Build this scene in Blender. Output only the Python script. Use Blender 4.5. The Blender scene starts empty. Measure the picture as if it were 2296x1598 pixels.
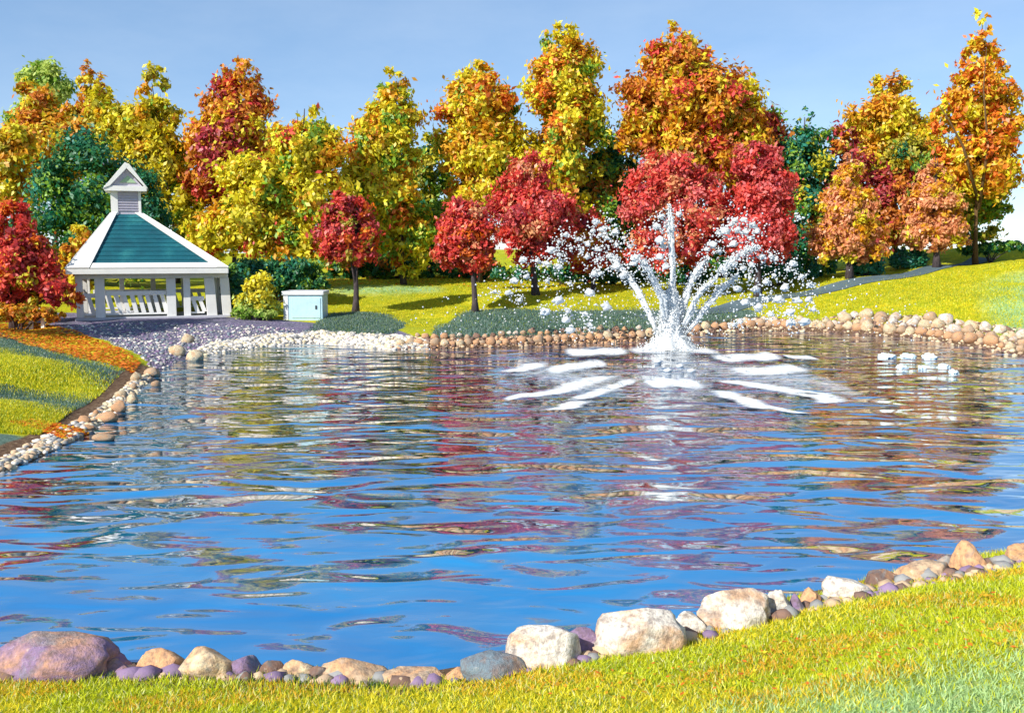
import bpy, bmesh, math, random
import numpy as np
from mathutils import Vector, noise

# ------------------------------------------------------------------ camera, sky, sun, exposure
S = bpy.context.scene
COL = S.collection
F = 2232.0; CX, CY = 1148.0, 799.0            # photograph measured at 2296 x 1598
TILT = math.atan(239.0 / F); CAMH = 4.0
cam_d = bpy.data.cameras.new('camera'); cam = bpy.data.objects.new('camera', cam_d); COL.objects.link(cam)
cam_d.sensor_width = 36; cam_d.lens = 36 * F / 2296.0; cam_d.clip_end = 6000; cam_d.clip_start = 0.05
cam.location = (0, 0, CAMH); cam.rotation_euler = (math.pi / 2 - TILT, 0, 0)
S.camera = cam

SUN_EL = math.radians(34); SUN_AZ = math.radians(-134)      # azimuth clockwise from +Y
w = bpy.data.worlds.new('World'); S.world = w; w.use_nodes = True
nt = w.node_tree; bg = nt.nodes['Background']
sky = nt.nodes.new('ShaderNodeTexSky'); sky.sky_type = 'NISHITA'; sky.sun_disc = False
sky.sun_elevation = SUN_EL; sky.sun_rotation = SUN_AZ
sky.air_density = 0.75; sky.dust_density = 0.0; sky.ozone_density = 2.2; sky.altitude = 200
bg.inputs['Strength'].default_value = 0.115
hz = nt.nodes.new('ShaderNodeMix'); hz.data_type = 'RGBA'; hz.inputs['Factor'].default_value = 0.46
hz.inputs[7].default_value = (2.0, 3.2, 4.75, 1)
tcw = nt.nodes.new('ShaderNodeTexCoord'); nzw = nt.nodes.new('ShaderNodeTexNoise'); nzw.inputs['Scale'].default_value = 5.0; nzw.inputs['Detail'].default_value = 7; nzw.inputs['Roughness'].default_value = .62
mpw = nt.nodes.new('ShaderNodeMapping'); mpw.inputs['Scale'].default_value = (1, 1, 3.0); nt.links.new(tcw.outputs['Generated'], mpw.inputs['Vector']); nt.links.new(mpw.outputs['Vector'], nzw.inputs['Vector'])
crw = nt.nodes.new('ShaderNodeValToRGB'); crw.color_ramp.elements[0].position = .35; crw.color_ramp.elements[0].color = (1.7, 2.85, 4.5, 1); crw.color_ramp.elements[1].position = .7; crw.color_ramp.elements[1].color = (2.6, 3.6, 4.95, 1)
nt.links.new(nzw.outputs['Fac'], crw.inputs['Fac']); nt.links.new(crw.outputs['Color'], hz.inputs[7])
nt.links.new(sky.outputs['Color'], hz.inputs[6]); nt.links.new(hz.outputs[2], bg.inputs['Color'])
sl = bpy.data.lights.new('sun', 'SUN'); sun = bpy.data.objects.new('sun', sl); COL.objects.link(sun)
sl.energy = 4.6; sl.angle = math.radians(0.5); sl.color = (1.0, 0.95, 0.86)
sdir = Vector((math.sin(SUN_AZ) * math.cos(SUN_EL), math.cos(SUN_AZ) * math.cos(SUN_EL), math.sin(SUN_EL)))
sun.rotation_euler = sdir.to_track_quat('Z', 'Y').to_euler()
S.view_settings.view_transform = 'Standard'; S.view_settings.look = 'None'
S.view_settings.exposure = 0.6; S.view_settings.gamma = 1.0; S.view_settings.use_curve_mapping = False
S.render.engine = 'CYCLES'
S.cycles.max_bounces = 9; S.cycles.diffuse_bounces = 6; S.cycles.transmission_bounces = 4
S.cycles.transparent_max_bounces = 6; S.cycles.caustics_reflective = False; S.cycles.caustics_refractive = False

# ------------------------------------------------------------------ measuring helpers
ct, st = math.cos(TILT), math.sin(TILT)
def ray(px, py):
    a = (px - CX) / F; b = (CY - py) / F
    return (a, ct + b * st, -st + b * ct)
def at(px, py, Y):
    r = ray(px, py); k = Y / r[1]
    return Vector((r[0] * k, Y, CAMH + r[2] * k))
def flat(px, py, z=0.0):
    r = ray(px, py); k = (z - CAMH) / r[2]
    return Vector((r[0] * k, r[1] * k, z))
def project(x, y, z):
    d = np.maximum(y * ct - (z - CAMH) * st, 0.01); u = y * st + (z - CAMH) * ct
    return CX + F * x / d, CY - F * u / d
rng = np.random.default_rng(7); random.seed(7)

# ------------------------------------------------------------------ shoreline and terrain
far_px = [(0, 1058), (70, 1030), (150, 992), (215, 950), (285, 888), (335, 842), (390, 812), (470, 792), (560, 780),
          (700, 768), (880, 782), (1000, 782), (1150, 778), (1300, 770), (1440, 764), (1550, 750), (1700, 741), (1850, 745),
          (1980, 752), (2080, 760), (2180, 778), (2296, 798)]
near_px = [(2296, 1242), (2150, 1264), (1950, 1304), (1800, 1338), (1650, 1372), (1450, 1420), (1250, 1455), (1100, 1490),
           (950, 1516), (650, 1498), (300, 1492), (0, 1488)]
shore = [tuple(flat(*p)[:2]) for p in far_px] + [(23, 36.5), (27, 31), (26, 21), (17, 16.5)]
shore += [tuple(flat(*p)[:2]) for p in near_px] + [(-8, 9.3), (-13, 10.6), (-14, 13.5), (-11.6, 16.6)]
shore = np.array(shore)
def pond_dist(x, y):
    """signed distance to the shoreline, negative in the water"""
    best = np.full(x.shape, 1e9); inside = np.zeros(x.shape, bool)
    n = len(shore)
    for i in range(n):
        ax, ay = shore[i]; bx, by = shore[(i + 1) % n]
        dx, dy = bx - ax, by - ay
        t = np.clip(((x - ax) * dx + (y - ay) * dy) / (dx * dx + dy * dy), 0, 1)
        best = np.minimum(best, np.hypot(x - ax - t * dx, y - ay - t * dy))
        c = ((ay > y) != (by > y)) & (x < (bx - ax) * (y - ay) / (by - ay + 1e-12) + ax)
        inside ^= c
    return np.where(inside, -best, best)
ctrl_px = [(0, 745, 44), (170, 722, 46), (330, 712, 47), (520, 715, 47.5), (680, 713, 48), (795, 703, 50), (1060, 703, 50),
           (1200, 655, 56), (800, 630, 62), (1000, 622, 66), (1400, 640, 60), (1560, 690, 51), (1700, 662, 54),
           (1905, 617, 58), (2100, 597, 60), (2300, 588, 58), (2250, 556, 68), (2050, 706, 46.5), (2200, 722, 43.5),
           (2296, 752, 40.5), (2200, 655, 50), (2330, 640, 50), (1800, 708, 47.5), (1430, 722, 48), (950, 725, 48.5),
           (0, 900, 22.5), (0, 800, 30), (150, 800, 33), (200, 900, 26), (300, 770, 40), (60, 960, 21)]
ctrl = [tuple(at(*c)) for c in ctrl_px]
ctrl += [(0, 0, 1.7), (-6, 0, 1.3), (7, 0, 2.2), (0, 5.5, 0.95), (-4, 6.5, 0.45), (-2, 7.4, 0.5), (3.4, 6.6, 1.25), (5, 9, 1.0), (2, 8.2, 0.75),
         (10, 8, 1.7), (-12, 5, 0.8), (0, -15, 2.2), (30, 20, 2.5), (32, 40, 3.4), (-20, 20, 1.5), (-25, 40, 1.4),
         (-40, 90, 3.2), (0, 90, 3.6), (40, 90, 4.0), (-30, 62, 2.0), (-15, 60, 1.9), (0, 200, 4), (-150, 150, 4), (150, 150, 4),
         (200, 0, 4), (-200, 0, 3), (0, -200, 3)]
ctrl = np.array(ctrl)
def height(x, y):
    x = np.asarray(x, float); y = np.asarray(y, float)
    num = np.zeros(x.shape); den = np.zeros(x.shape)
    for cx_, cy_, cz_ in ctrl:
        d2 = (x - cx_) ** 2 + (y - cy_) ** 2 + 0.6
        wgt = 1.0 / d2 ** 1.7
        num += wgt * cz_; den += wgt
    base = num / den
    d = pond_dist(x, y)
    up = 0.04 + base * (1 - np.exp(-np.maximum(d, 0) / 2.2)) + 0.05 * np.sin(x * 0.9 + 1) * np.sin(y * 0.7) * np.clip(d / 4, 0, 1)
    return np.where(d < 0, np.maximum(-1.2, d * 0.45 + 0.04), up)
def h1(x, y): return float(height(np.array([x]), np.array([y]))[0])
def ground_at(px, py):
    r = ray(px, py)
    ks = np.linspace(4, 130, 4000)
    xs, ys, zs = r[0] * ks, r[1] * ks, CAMH + r[2] * ks
    g = np.maximum(height(xs, ys), 0)
    hit = np.nonzero(zs <= g)[0]
    i = hit[0] if len(hit) else len(ks) - 1
    return Vector((xs[i], ys[i], g[i]))

# ------------------------------------------------------------------ object helpers
def new_mesh(name, verts, faces, mat=None, smooth=False):
    me = bpy.data.meshes.new(name)
    me.from_pydata([tuple(v) for v in verts], [], faces)
    if mat: me.materials.append(mat)
    if smooth: me.polygons.foreach_set('use_smooth', [True] * len(me.polygons))
    me.update()
    return me
def np_mesh(name, verts, fsize, mat, cols=None, smooth=False, faces=None):
    """verts (N,3); faces made of consecutive runs of fsize verts, or an explicit (M,fsize) array"""
    me = bpy.data.meshes.new(name)
    n = len(verts)
    idx = np.arange(n) if faces is None else np.asarray(faces).ravel()
    m = len(idx) // fsize
    me.vertices.add(n); me.loops.add(len(idx)); me.polygons.add(m)
    me.vertices.foreach_set('co', np.asarray(verts, np.float32).ravel())
    me.loops.foreach_set('vertex_index', idx.astype(np.int32))
    me.polygons.foreach_set('loop_start', np.arange(0, len(idx), fsize, dtype=np.int32))
    if smooth: me.polygons.foreach_set('use_smooth', np.ones(m, bool))
    if cols is not None:
        a = me.color_attributes.new('Col', 'FLOAT_COLOR', 'POINT')
        c4 = np.ones((n, 4), np.float32); c4[:, :np.shape(cols)[1]] = cols
        a.data.foreach_set('color', c4.ravel())
    me.materials.append(mat)
    me.update(calc_edges=True)
    return me
def link(name, me, parent=None, loc=None):
    o = bpy.data.objects.new(name, me); COL.objects.link(o)
    if parent: o.parent = parent
    if loc is not None: o.location = loc
    return o
def tag(o, label=None, cat=None, group=None, kind=None):
    if label: o['label'] = label
    if cat: o['category'] = cat
    if group: o['group'] = group
    if kind: o['kind'] = kind
    return o
def empty(name, loc, label, cat, group=None):
    o = bpy.data.objects.new(name, None); COL.objects.link(o); o.location = loc; o.empty_display_size = .3
    return tag(o, label, cat, group)
class MB:
    def __init__(s): s.v = []; s.f = []
    def box(s, x0, x1, y0, y1, z0, z1):
        b = len(s.v)
        s.v += [(x0, y0, z0), (x1, y0, z0), (x1, y1, z0), (x0, y1, z0), (x0, y0, z1), (x1, y0, z1), (x1, y1, z1), (x0, y1, z1)]
        s.f += [tuple(b + i for i in q) for q in ((0, 3, 2, 1), (4, 5, 6, 7), (0, 1, 5, 4), (1, 2, 6, 5), (2, 3, 7, 6), (3, 0, 4, 7))]
        return s
    def prism(s, poly, off):
        """polygon of 3D points, extruded by the vector off"""
        b = len(s.v); n = len(poly); off = Vector(off)
        s.v += [tuple(Vector(p)) for p in poly] + [tuple(Vector(p) + off) for p in poly]
        s.f += [tuple(range(b + n - 1, b - 1, -1)), tuple(range(b + n, b + 2 * n))]
        for i in range(n):
            j = (i + 1) % n; s.f.append((b + i, b + j, b + n + j, b + n + i))
        return s
    def tube(s, pts, rad, seg=8):
        pts = [Vector(p) for p in pts]; b = len(s.v); n = len(pts)
        for i, p in enumerate(pts):
            t = (pts[min(i + 1, n - 1)] - pts[max(i - 1, 0)]).normalized()
            a = t.cross(Vector((0, 1, 0.01)));
            if a.length < 1e-3: a = t.cross(Vector((1, 0, 0)))
            a.normalize(); c = t.cross(a)
            r = rad[i] if isinstance(rad, (list, tuple)) else rad
            for k in range(seg):
                th = 2 * math.pi * k / seg
                s.v.append(tuple(p + a * (r * math.cos(th)) + c * (r * math.sin(th))))
        for i in range(n - 1):
            for k in range(seg):
                k2 = (k + 1) % seg
                s.f.append((b + i * seg + k, b + i * seg + k2, b + (i + 1) * seg + k2, b + (i + 1) * seg + k))
        s.f.append(tuple(b + k for k in range(seg - 1, -1, -1))); s.f.append(tuple(b + (n - 1) * seg + k for k in range(seg)))
        return s
    def build(s, name, mat, parent=None, bevel=0.0, smooth=False, loc=None):
        me = new_mesh(name, s.v, s.f, mat, smooth)
        bm = bmesh.new(); bm.from_mesh(me); bmesh.ops.recalc_face_normals(bm, faces=bm.faces)
        if bevel > 0:
            bmesh.ops.bevel(bm, geom=list(bm.edges), offset=bevel, segments=2, affect='EDGES', profile=0.6)
        bm.to_mesh(me); bm.free()
        return link(name, me, parent, loc)

# ------------------------------------------------------------------ materials
def srgb(r, g, b):
    def f(c):
        c /= 255.0
        return c / 12.92 if c <= 0.04045 else ((c + 0.055) / 1.055) ** 2.4
    return (f(r), f(g), f(b))
class NT:
    def __init__(s, name):
        s.m = bpy.data.materials.new(name); s.m.use_nodes = True; s.t = s.m.node_tree
        s.b = s.t.nodes['Principled BSDF']; s.out = s.t.nodes['Material Output']
    def n(s, typ, **kw):
        nd = s.t.nodes.new(typ)
        for k, v in kw.items():
            if k.startswith('i_'):
                key = k[2:]; nd.inputs[int(key) if key.isdigit() else key].default_value = v
            else: setattr(nd, k, v)
        return nd
    def l(s, a, b): s.t.links.new(a, b)
    def coord(s, which='Object', scale=(1, 1, 1)):
        tc = s.n('ShaderNodeTexCoord'); mp = s.n('ShaderNodeMapping'); mp.inputs['Scale'].default_value = scale
        s.l(tc.outputs[which], mp.inputs['Vector']); return mp.outputs['Vector']
    def noise(s, vec, scale, detail=4, rough=0.55, dist=0.0):
        nd = s.n('ShaderNodeTexNoise'); nd.inputs['Scale'].default_value = scale; nd.inputs['Detail'].default_value = detail
        nd.inputs['Roughness'].default_value = rough; nd.inputs['Distortion'].default_value = dist
        s.l(vec, nd.inputs['Vector']); return nd.outputs['Fac']
    def ramp(s, fac, stops, interp='LINEAR'):
        r = s.n('ShaderNodeValToRGB'); cr = r.color_ramp; cr.interpolation = interp
        while len(cr.elements) < len(stops): cr.elements.new(0.5)
        for e, (p, c) in zip(cr.elements, stops): e.position = p; e.color = (*c, 1) if len(c) == 3 else c
        s.l(fac, r.inputs['Fac']); return r.outputs['Color']
    def mix(s, fac, a, b, mode='MIX'):
        m = s.n('ShaderNodeMix', data_type='RGBA', blend_type=mode)
        if isinstance(fac, (int, float)): m.inputs['Factor'].default_value = fac
        else: s.l(fac, m.inputs['Factor'])
        for sock, v in ((6, a), (7, b)):
            if isinstance(v, tuple): m.inputs[sock].default_value = (*v[:3], 1)
            else: s.l(v, m.inputs[sock])
        return m.outputs[2]
    def bump(s, hgt, strength, dist=0.1):
        b = s.n('ShaderNodeBump'); b.inputs['Strength'].default_value = strength; b.inputs['Distance'].default_value = dist
        s.l(hgt, b.inputs['Height']); s.l(b.outputs['Normal'], s.b.inputs['Normal']); return b
    def base(s, c, rough=0.8, spec=0.3):
        if isinstance(c, tuple): s.b.inputs['Base Color'].default_value = (*c, 1)
        else: s.l(c, s.b.inputs['Base Color'])
        s.b.inputs['Roughness'].default_value = rough; s.b.inputs['Specular IOR Level'].default_value = spec

def leaf_material(name, trans=0.5):
    k = NT(name); t = k.t
    a = k.n('ShaderNodeAttribute', attribute_name='Col')
    d = k.n('ShaderNodeBsdfDiffuse'); tr = k.n('ShaderNodeBsdfTranslucent'); mx = k.n('ShaderNodeMixShader')
    mx.inputs[0].default_value = trans
    k.l(a.outputs['Color'], d.inputs['Color']); k.l(a.outputs['Color'], tr.inputs['Color'])
    k.l(d.outputs[0], mx.inputs[1]); k.l(tr.outputs[0], mx.inputs[2])
    g = k.n('ShaderNodeBsdfGlossy'); g.inputs['Roughness'].default_value = 0.45
    mx2 = k.n('ShaderNodeMixShader'); mx2.inputs[0].default_value = 0.03
    k.l(mx.outputs[0], mx2.inputs[1]); k.l(g.outputs[0], mx2.inputs[2]); k.l(mx2.outputs[0], k.out.inputs['Surface'])
    return k.m
M_LEAF = leaf_material('leaf_colours', 0.38)
M_BLADE = leaf_material('grass_blades', 0.4)

def painted(name, col, dirt=(0.5, 0.48, 0.45), amount=0.35, rough=0.55):
    k = NT(name); v = k.coord('Object')
    n1 = k.noise(v, 3.0, 6, 0.65); n2 = k.noise(v, 25, 4, 0.6)
    f = k.ramp(n1, [(0.45, (0, 0, 0)), (0.8, (amount,) * 3)])
    k.base(k.mix(f, col, tuple(c * d for c, d in zip(col, dirt))), rough)
    k.bump(n2, 0.15, 0.02); return k.m
M_WHITE = painted('white_paint', (0.78, 0.77, 0.74), amount=.2)
M_LAV = painted('lavender_paint', (0.50, 0.47, 0.56))  # shade on the cupola front put into the paint colour
M_PALEGREEN = painted('pale_green_paint', (0.36, 0.52, 0.32))
M_DECK = painted('deck_paint', (0.5, 0.5, 0.55))
M_BOX = painted('pale_blue_metal', (0.46, 0.66, 0.74), rough=0.4)
M_BOXTOP = painted('pale_lid_metal', (0.66, 0.68, 0.70), rough=0.4)
M_DARK = painted('dark_metal', (0.05, 0.06, 0.07), rough=0.5)

k = NT('teal_roof_shingles'); v = k.coord('Object', (1, 1, 1))
n1 = k.noise(v, 0.7, 5, 0.6); n2 = k.noise(k.coord('Object', (6, 6, 6)), 2.0, 4)
c = k.ramp(n1, [(0.3, srgb(4, 66, 80)), (0.55, srgb(10, 92, 104)), (0.75, srgb(48, 128, 128))])
c = k.mix(k.ramp(n2, [(0.4, (0, 0, 0)), (0.75, (0.35,) * 3)]), c, srgb(8, 60, 80))
k.base(c, 0.6, 0.4)
k.bump(n2, 0.5, 0.04); M_ROOF = k.m

k = NT('bark'); v = k.coord('Object', (6, 6, 1.2)); n1 = k.noise(v, 2.5, 6, 0.7)
k.base(k.ramp(n1, [(0.3, (0.030, 0.022, 0.026)), (0.7, (0.11, 0.085, 0.09))]), 0.9); k.bump(n1, 0.9, 0.06); M_BARK = k.m
k = NT('brown_bark'); v = k.coord('Object', (6, 6, 1.2)); n1 = k.noise(v, 2.5, 6, 0.7)
k.base(k.ramp(n1, [(0.3, (0.06, 0.032, 0.015)), (0.7, (0.2, 0.11, 0.045))]), 0.9); k.bump(n1, 0.9, 0.06); M_BARK2 = k.m

# stone: the stone's own colour, with tan, slate and pale mineral patches
k = NT('field_stone'); v = k.coord('Object'); oi = k.n('ShaderNodeObjectInfo')
mp = k.n('ShaderNodeVectorMath', operation='ADD'); k.l(v, mp.inputs[0])
cr_ = k.n('ShaderNodeCombineXYZ'); ml = k.n('ShaderNodeMath', operation='MULTIPLY'); ml.inputs[1].default_value = 60
k.l(oi.outputs['Random'], ml.inputs[0]); k.l(ml.outputs[0], cr_.inputs[0]); k.l(ml.outputs[0], cr_.inputs[2]); k.l(cr_.outputs[0], mp.inputs[1])
vv = mp.outputs[0]
n1 = k.noise(vv, 1.7, 6, 0.65, 0.4); n2 = k.noise(vv, 2.6, 5, 0.6, 0.8); n3 = k.noise(vv, 14, 6, 0.7); n4 = k.noise(vv, 60, 3, 0.6)
c = k.mix(k.ramp(n1, [(0.48, (0, 0, 0)), (0.60, (0.75,) * 3)]), oi.outputs['Color'], srgb(214, 160, 112))
c = k.mix(k.ramp(n2, [(0.55, (0, 0, 0)), (0.66, (0.6,) * 3)]), c, srgb(120, 135, 140))
c = k.mix(k.ramp(n3, [(0.35, (0.7,) * 3), (0.55, (0, 0, 0))]), c, srgb(110, 92, 88))
c = k.mix(k.ramp(n3, [(0.60, (0, 0, 0)), (0.75, (0.5,) * 3)]), c, srgb(236, 226, 212))
k.base(c, 0.85, 0.25)
ad = k.n('ShaderNodeMath', operation='MULTIPLY_ADD'); ad.inputs[1].default_value = 0.25
k.l(n4, ad.inputs[0]); k.l(n3, ad.inputs[2]); k.bump(ad.outputs[0], 0.7, 0.05); M_STONE = k.m

# ground: yellow green lawn, mauve gravel (R), brown soil and leaf mould (G), cool green turf with a shade band (B), painted tree shade (alpha)
k = NT('lawn_and_gravel'); v = k.coord('Object'); at_ = k.n('ShaderNodeAttribute', attribute_name='Col')
sp = k.n('ShaderNodeSeparateColor'); k.l(at_.outputs['Color'], sp.inputs[0])
n1 = k.noise(v, 0.22, 5, 0.6); n2 = k.noise(v, 1.3, 6, 0.65); n3 = k.noise(v, 9, 5, 0.7); n4 = k.noise(v, 45, 4, 0.7)
grass = k.ramp(n2, [(0.30, srgb(150, 158, 30)), (0.5, srgb(196, 190, 28)), (0.66, srgb(222, 200, 40))])
grass = k.mix(k.ramp(n1, [(0.50, (0, 0, 0)), (0.68, (0.55,) * 3)]), grass, srgb(150, 170, 60))
grass = k.mix(k.ramp(n3, [(0.42, (0.45,) * 3), (0.58, (0, 0, 0))]), grass, srgb(96, 120, 30))
cool = k.ramp(n2, [(0.3, srgb(128, 168, 112)), (0.7, srgb(176, 206, 140))])
def edge(ch, lo=0.42, hi=0.58, amp=0.5):
    src = at_.outputs['Alpha'] if ch == 3 else sp.outputs[ch]
    a = k.n('ShaderNodeMath', operation='MULTIPLY_ADD'); a.inputs[1].default_value = amp
    k.l(n2, a.inputs[0]); k.l(src, a.inputs[2])
    b = k.n('ShaderNodeMath', operation='SUBTRACT'); k.l(a.outputs[0], b.inputs[0]); b.inputs[1].default_value = amp / 2
    return k.ramp(b.outputs[0], [(lo, (0, 0, 0)), (hi, (1, 1, 1))])
grass = k.mix(edge(2, .2, .8), grass, cool)
cover = k.mix(k.ramp(n4, [(.45, (0, 0, 0)), (.7, (.5,) * 3)]), k.ramp(n3, [(.3, srgb(62, 92, 76)), (.7, srgb(110, 134, 122))]), srgb(150, 164, 150))  # grey green that paints tree shade into the lawn colour
grass = k.mix(edge(3), grass, cover)
gravel = k.ramp(n3, [(0.25, srgb(66, 56, 84)), (0.5, srgb(118, 108, 136)), (0.68, srgb(186, 180, 190)), (0.8, srgb(228, 222, 216))])
gravel = k.mix(k.ramp(n2, [(0.45, (0, 0, 0)), (0.65, (0.7,) * 3)]), gravel, srgb(84, 96, 98))
soil = k.ramp(n3, [(0.3, srgb(70, 52, 44)), (0.55, srgb(122, 96, 74)), (0.75, srgb(186, 168, 140))])
c = k.mix(edge(0), grass, gravel); c = k.mix(edge(1), c, soil)
k.base(c, 0.95, 0.1)
ad = k.n('ShaderNodeMath', operation='MULTIPLY_ADD'); ad.inputs[1].default_value = 0.6
k.l(n4, ad.inputs[0]); k.l(n3, ad.inputs[2]); k.bump(ad.outputs[0], 0.8, 0.08); M_GROUND = k.m

k = NT('asphalt_path'); v = k.coord('Object'); n1 = k.noise(v, 0.8, 5); n2 = k.noise(v, 30, 5, 0.7)
c = k.mix(k.ramp(n2, [(0.4, (0, 0, 0)), (0.7, (0.6,) * 3)]), k.ramp(n1, [(0.3, srgb(58, 78, 84)), (0.7, srgb(84, 104, 112))]), srgb(120, 132, 138))
k.base(c, 0.9, 0.2); k.bump(n2, 0.4, 0.02); M_PATH = k.m

# water: deep blue body under a rippled, strongly reflecting surface
k = NT('pond_water'); 
geo = k.n('ShaderNodeNewGeometry')
def mapped(sx, sy, rot=0):
    m = k.n('ShaderNodeMapping'); m.inputs['Scale'].default_value = (sx, sy, 1); m.inputs['Rotation'].default_value = (0, 0, rot)
    k.l(geo.outputs['Position'], m.inputs['Vector']); return m.outputs['Vector']
w1 = k.noise(mapped(0.36, 0.54, 0.04), 1.0, 1, 0.4, 0.8)
w2 = k.noise(mapped(0.80, 1.7, -0.06), 1.0, 1, 0.4, 0.8)
w3 = k.noise(mapped(2.4, 5.0, 0.1), 1.0, 2, 0.5)
a1 = k.n('ShaderNodeMath', operation='MULTIPLY'); a1.inputs[1].default_value = 1.0; k.l(w1, a1.inputs[0])
a2 = k.n('ShaderNodeMath', operation='MULTIPLY_ADD'); a2.inputs[1].default_value = 0.27; k.l(w2, a2.inputs[0]); k.l(a1.outputs[0], a2.inputs[2])
a3 = k.n('ShaderNodeMath', operation='MULTIPLY_ADD'); a3.inputs[1].default_value = 0.018; k.l(w3, a3.inputs[0]); k.l(a2.outputs[0], a3.inputs[2])
bc = k.ramp(k.noise(mapped(0.12, 0.3), 1.0, 4), [(0.35, srgb(0, 112, 180)), (0.65, srgb(0, 142, 205))])
k.base(bc, 0.3, 0.0)
vs = k.n('ShaderNodeVectorMath', operation='SUBTRACT'); vs.inputs[1].default_value = tuple(flat(1503, 783)); k.l(geo.outputs['Position'], vs.inputs[0])
ln = k.n('ShaderNodeVectorMath', operation='LENGTH'); k.l(vs.outputs[0], ln.inputs[0])
def mth(op, a, b=None):
    q = k.n('ShaderNodeMath', operation=op)
    for i_, v_ in enumerate((a, b)):
        if v_ is None: continue
        if isinstance(v_, (int, float)): q.inputs[i_].default_value = v_
        else: k.l(v_, q.inputs[i_])
    return q.outputs[0]
ring = mth('MULTIPLY', mth('SINE', mth('MULTIPLY', ln.outputs['Value'], 5.2)), mth('POWER', 2.718, mth('MULTIPLY', ln.outputs['Value'], -.22)))
k.bump(mth('ADD', a3.outputs[0], mth('MULTIPLY', ring, .03)), 1.0, 0.215); 
fr = k.n('ShaderNodeFresnel'); fr.inputs['IOR'].default_value = 1.45; gl = k.n('ShaderNodeBsdfGlossy'); gl.inputs['Roughness'].default_value = .03
bmp = [q for q in k.t.nodes if q.type == 'BUMP'][0]; k.l(bmp.outputs[0], fr.inputs['Normal']); k.l(bmp.outputs[0], gl.inputs['Normal'])
mr = k.n('ShaderNodeMapRange'); mr.inputs['From Max'].default_value = .40; mr.inputs['To Min'].default_value = .10; mr.inputs['To Max'].default_value = .97; k.l(fr.outputs[0], mr.inputs['Value'])
mxw = k.n('ShaderNodeMixShader'); k.l(mr.outputs[0], mxw.inputs[0]); k.l(k.b.outputs[0], mxw.inputs[1]); k.l(gl.outputs[0], mxw.inputs[2]); k.l(mxw.outputs[0], k.out.inputs['Surface'])
M_WATER = k.m

k = NT('white_water'); v = k.coord('Object'); n1 = k.noise(v, 8, 5, 0.7)
k.base(k.ramp(n1, [(0.3, (0.74, 0.78, 0.80)), (0.6, (0.88, 0.88, 0.87))]), 0.45, 0.4)

tr_ = k.n('ShaderNodeBsdfTranslucent'); tr_.inputs['Color'].default_value = (.86, .88, .88, 1); mx_ = k.n('ShaderNodeMixShader'); mx_.inputs[0].default_value = .35
k.l(k.b.outputs[0], mx_.inputs[1]); k.l(tr_.outputs[0], mx_.inputs[2]); k.l(mx_.outputs[0], k.out.inputs['Surface'])
k.bump(n1, 0.6, 0.05); M_FOAM = k.m
k = NT('pale_foam'); v = k.coord('Object'); n1 = k.noise(v, 6, 5, 0.7)
k.base(k.ramp(n1, [(0.3, (0.55, 0.72, 0.76)), (0.6, (0.78, 0.86, 0.86))]), 0.5, 0.4); k.bump(n1, 0.5, 0.04); M_PALE = k.m

# ------------------------------------------------------------------ ground and water
def axis(parts):
    out = []
    for a, b, s in parts: out += list(np.arange(a, b, s))
    return out
geo_out = [1.16 ** i for i in range(1, 34)]
xs = np.array([-26 - 4 * (g - 1) for g in geo_out][::-1] + axis([(-26, 26.01, 0.3)]) + [26 + 4 * (g - 1) for g in geo_out])
ys = np.array([-10 - 4 * (g - 1) for g in geo_out][::-1] + axis([(-10, 5, 0.5), (5, 15, 0.16), (15, 70, 0.33), (70, 100, 1.5)]) + [100 + 4 * (g - 1) for g in geo_out])
X, Y = np.meshgrid(xs, ys); Z = height(X, Y); D = pond_dist(X, Y)
nx, ny = len(xs), len(ys)
i0 = (np.arange(ny - 1)[:, None] * nx + np.arange(nx - 1)[None, :]).ravel()
faces = np.stack([i0, i0 + 1, i0 + nx + 1, i0 + nx], 1)
PX, PY = project(X, Y, Z)
def inpoly(px, py, poly):
    ins = np.zeros(px.shape, bool); n = len(poly)
    for i in range(n):
        ax, ay = poly[i]; bx, by = poly[(i + 1) % n]
        ins ^= ((ay > py) != (by > py)) & (px < (bx - ax) * (py - ay) / (by - ay + 1e-12) + ax)
    return ins
front = Y > 14
gr = inpoly(PX, PY, [(60, 700), (400, 706), (620, 716), (900, 742), (1000, 790), (880, 800), (430, 840), (345, 870), (330, 800), (230, 760), (90, 735)]) & front
far_lip = (D < 1.3) & (Y > 36)
so = ((D < 0.9) & ~gr) | (far_lip & (PX > 880))
bl = (inpoly(PX, PY, [(2190, 640), (2296, 600), (2400, 600), (2400, 800), (2240, 745)]) & front) | inpoly(PX, PY, [(1500, 1640), (2000, 1560), (2296, 1490), (2400, 1490), (2400, 1800), (1500, 1800)])
bl |= inpoly(PX, PY, [(730, 642), (980, 640), (1000, 655), (740, 660)]) & front  # green band of tree shade painted into the far lawn
def soften(a, it):
    a = a.astype(np.float32)
    for _ in range(it):
        p_ = np.pad(a, 1, mode='edge'); a = (p_[:-2, 1:-1] + p_[2:, 1:-1] + p_[1:-1, :-2] + p_[1:-1, 2:] + 2 * a) / 6
    return a
gc = inpoly(PX, PY, [(985, 735), (1040, 700), (1120, 690), (1250, 698), (1420, 694), (1560, 700), (1700, 690), (1700, 735), (1440, 745), (1200, 760), (960, 765)]) & front  # shadow patches on lawn and left bank, painted into the ground colour
gc |= inpoly(PX, PY, [(725, 712), (800, 700), (860, 706), (905, 730), (880, 750), (720, 745)]) & front
gc |= inpoly(PX, PY, [(-100, 748), (20, 752), (110, 790), (240, 826), (300, 850), (262, 880), (200, 850), (90, 806), (-100, 780)]) & front
gc |= inpoly(PX, PY, [(-100, 850), (30, 868), (130, 888), (230, 908), (215, 940), (120, 930), (30, 905), (-100, 885)]) & front
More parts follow.
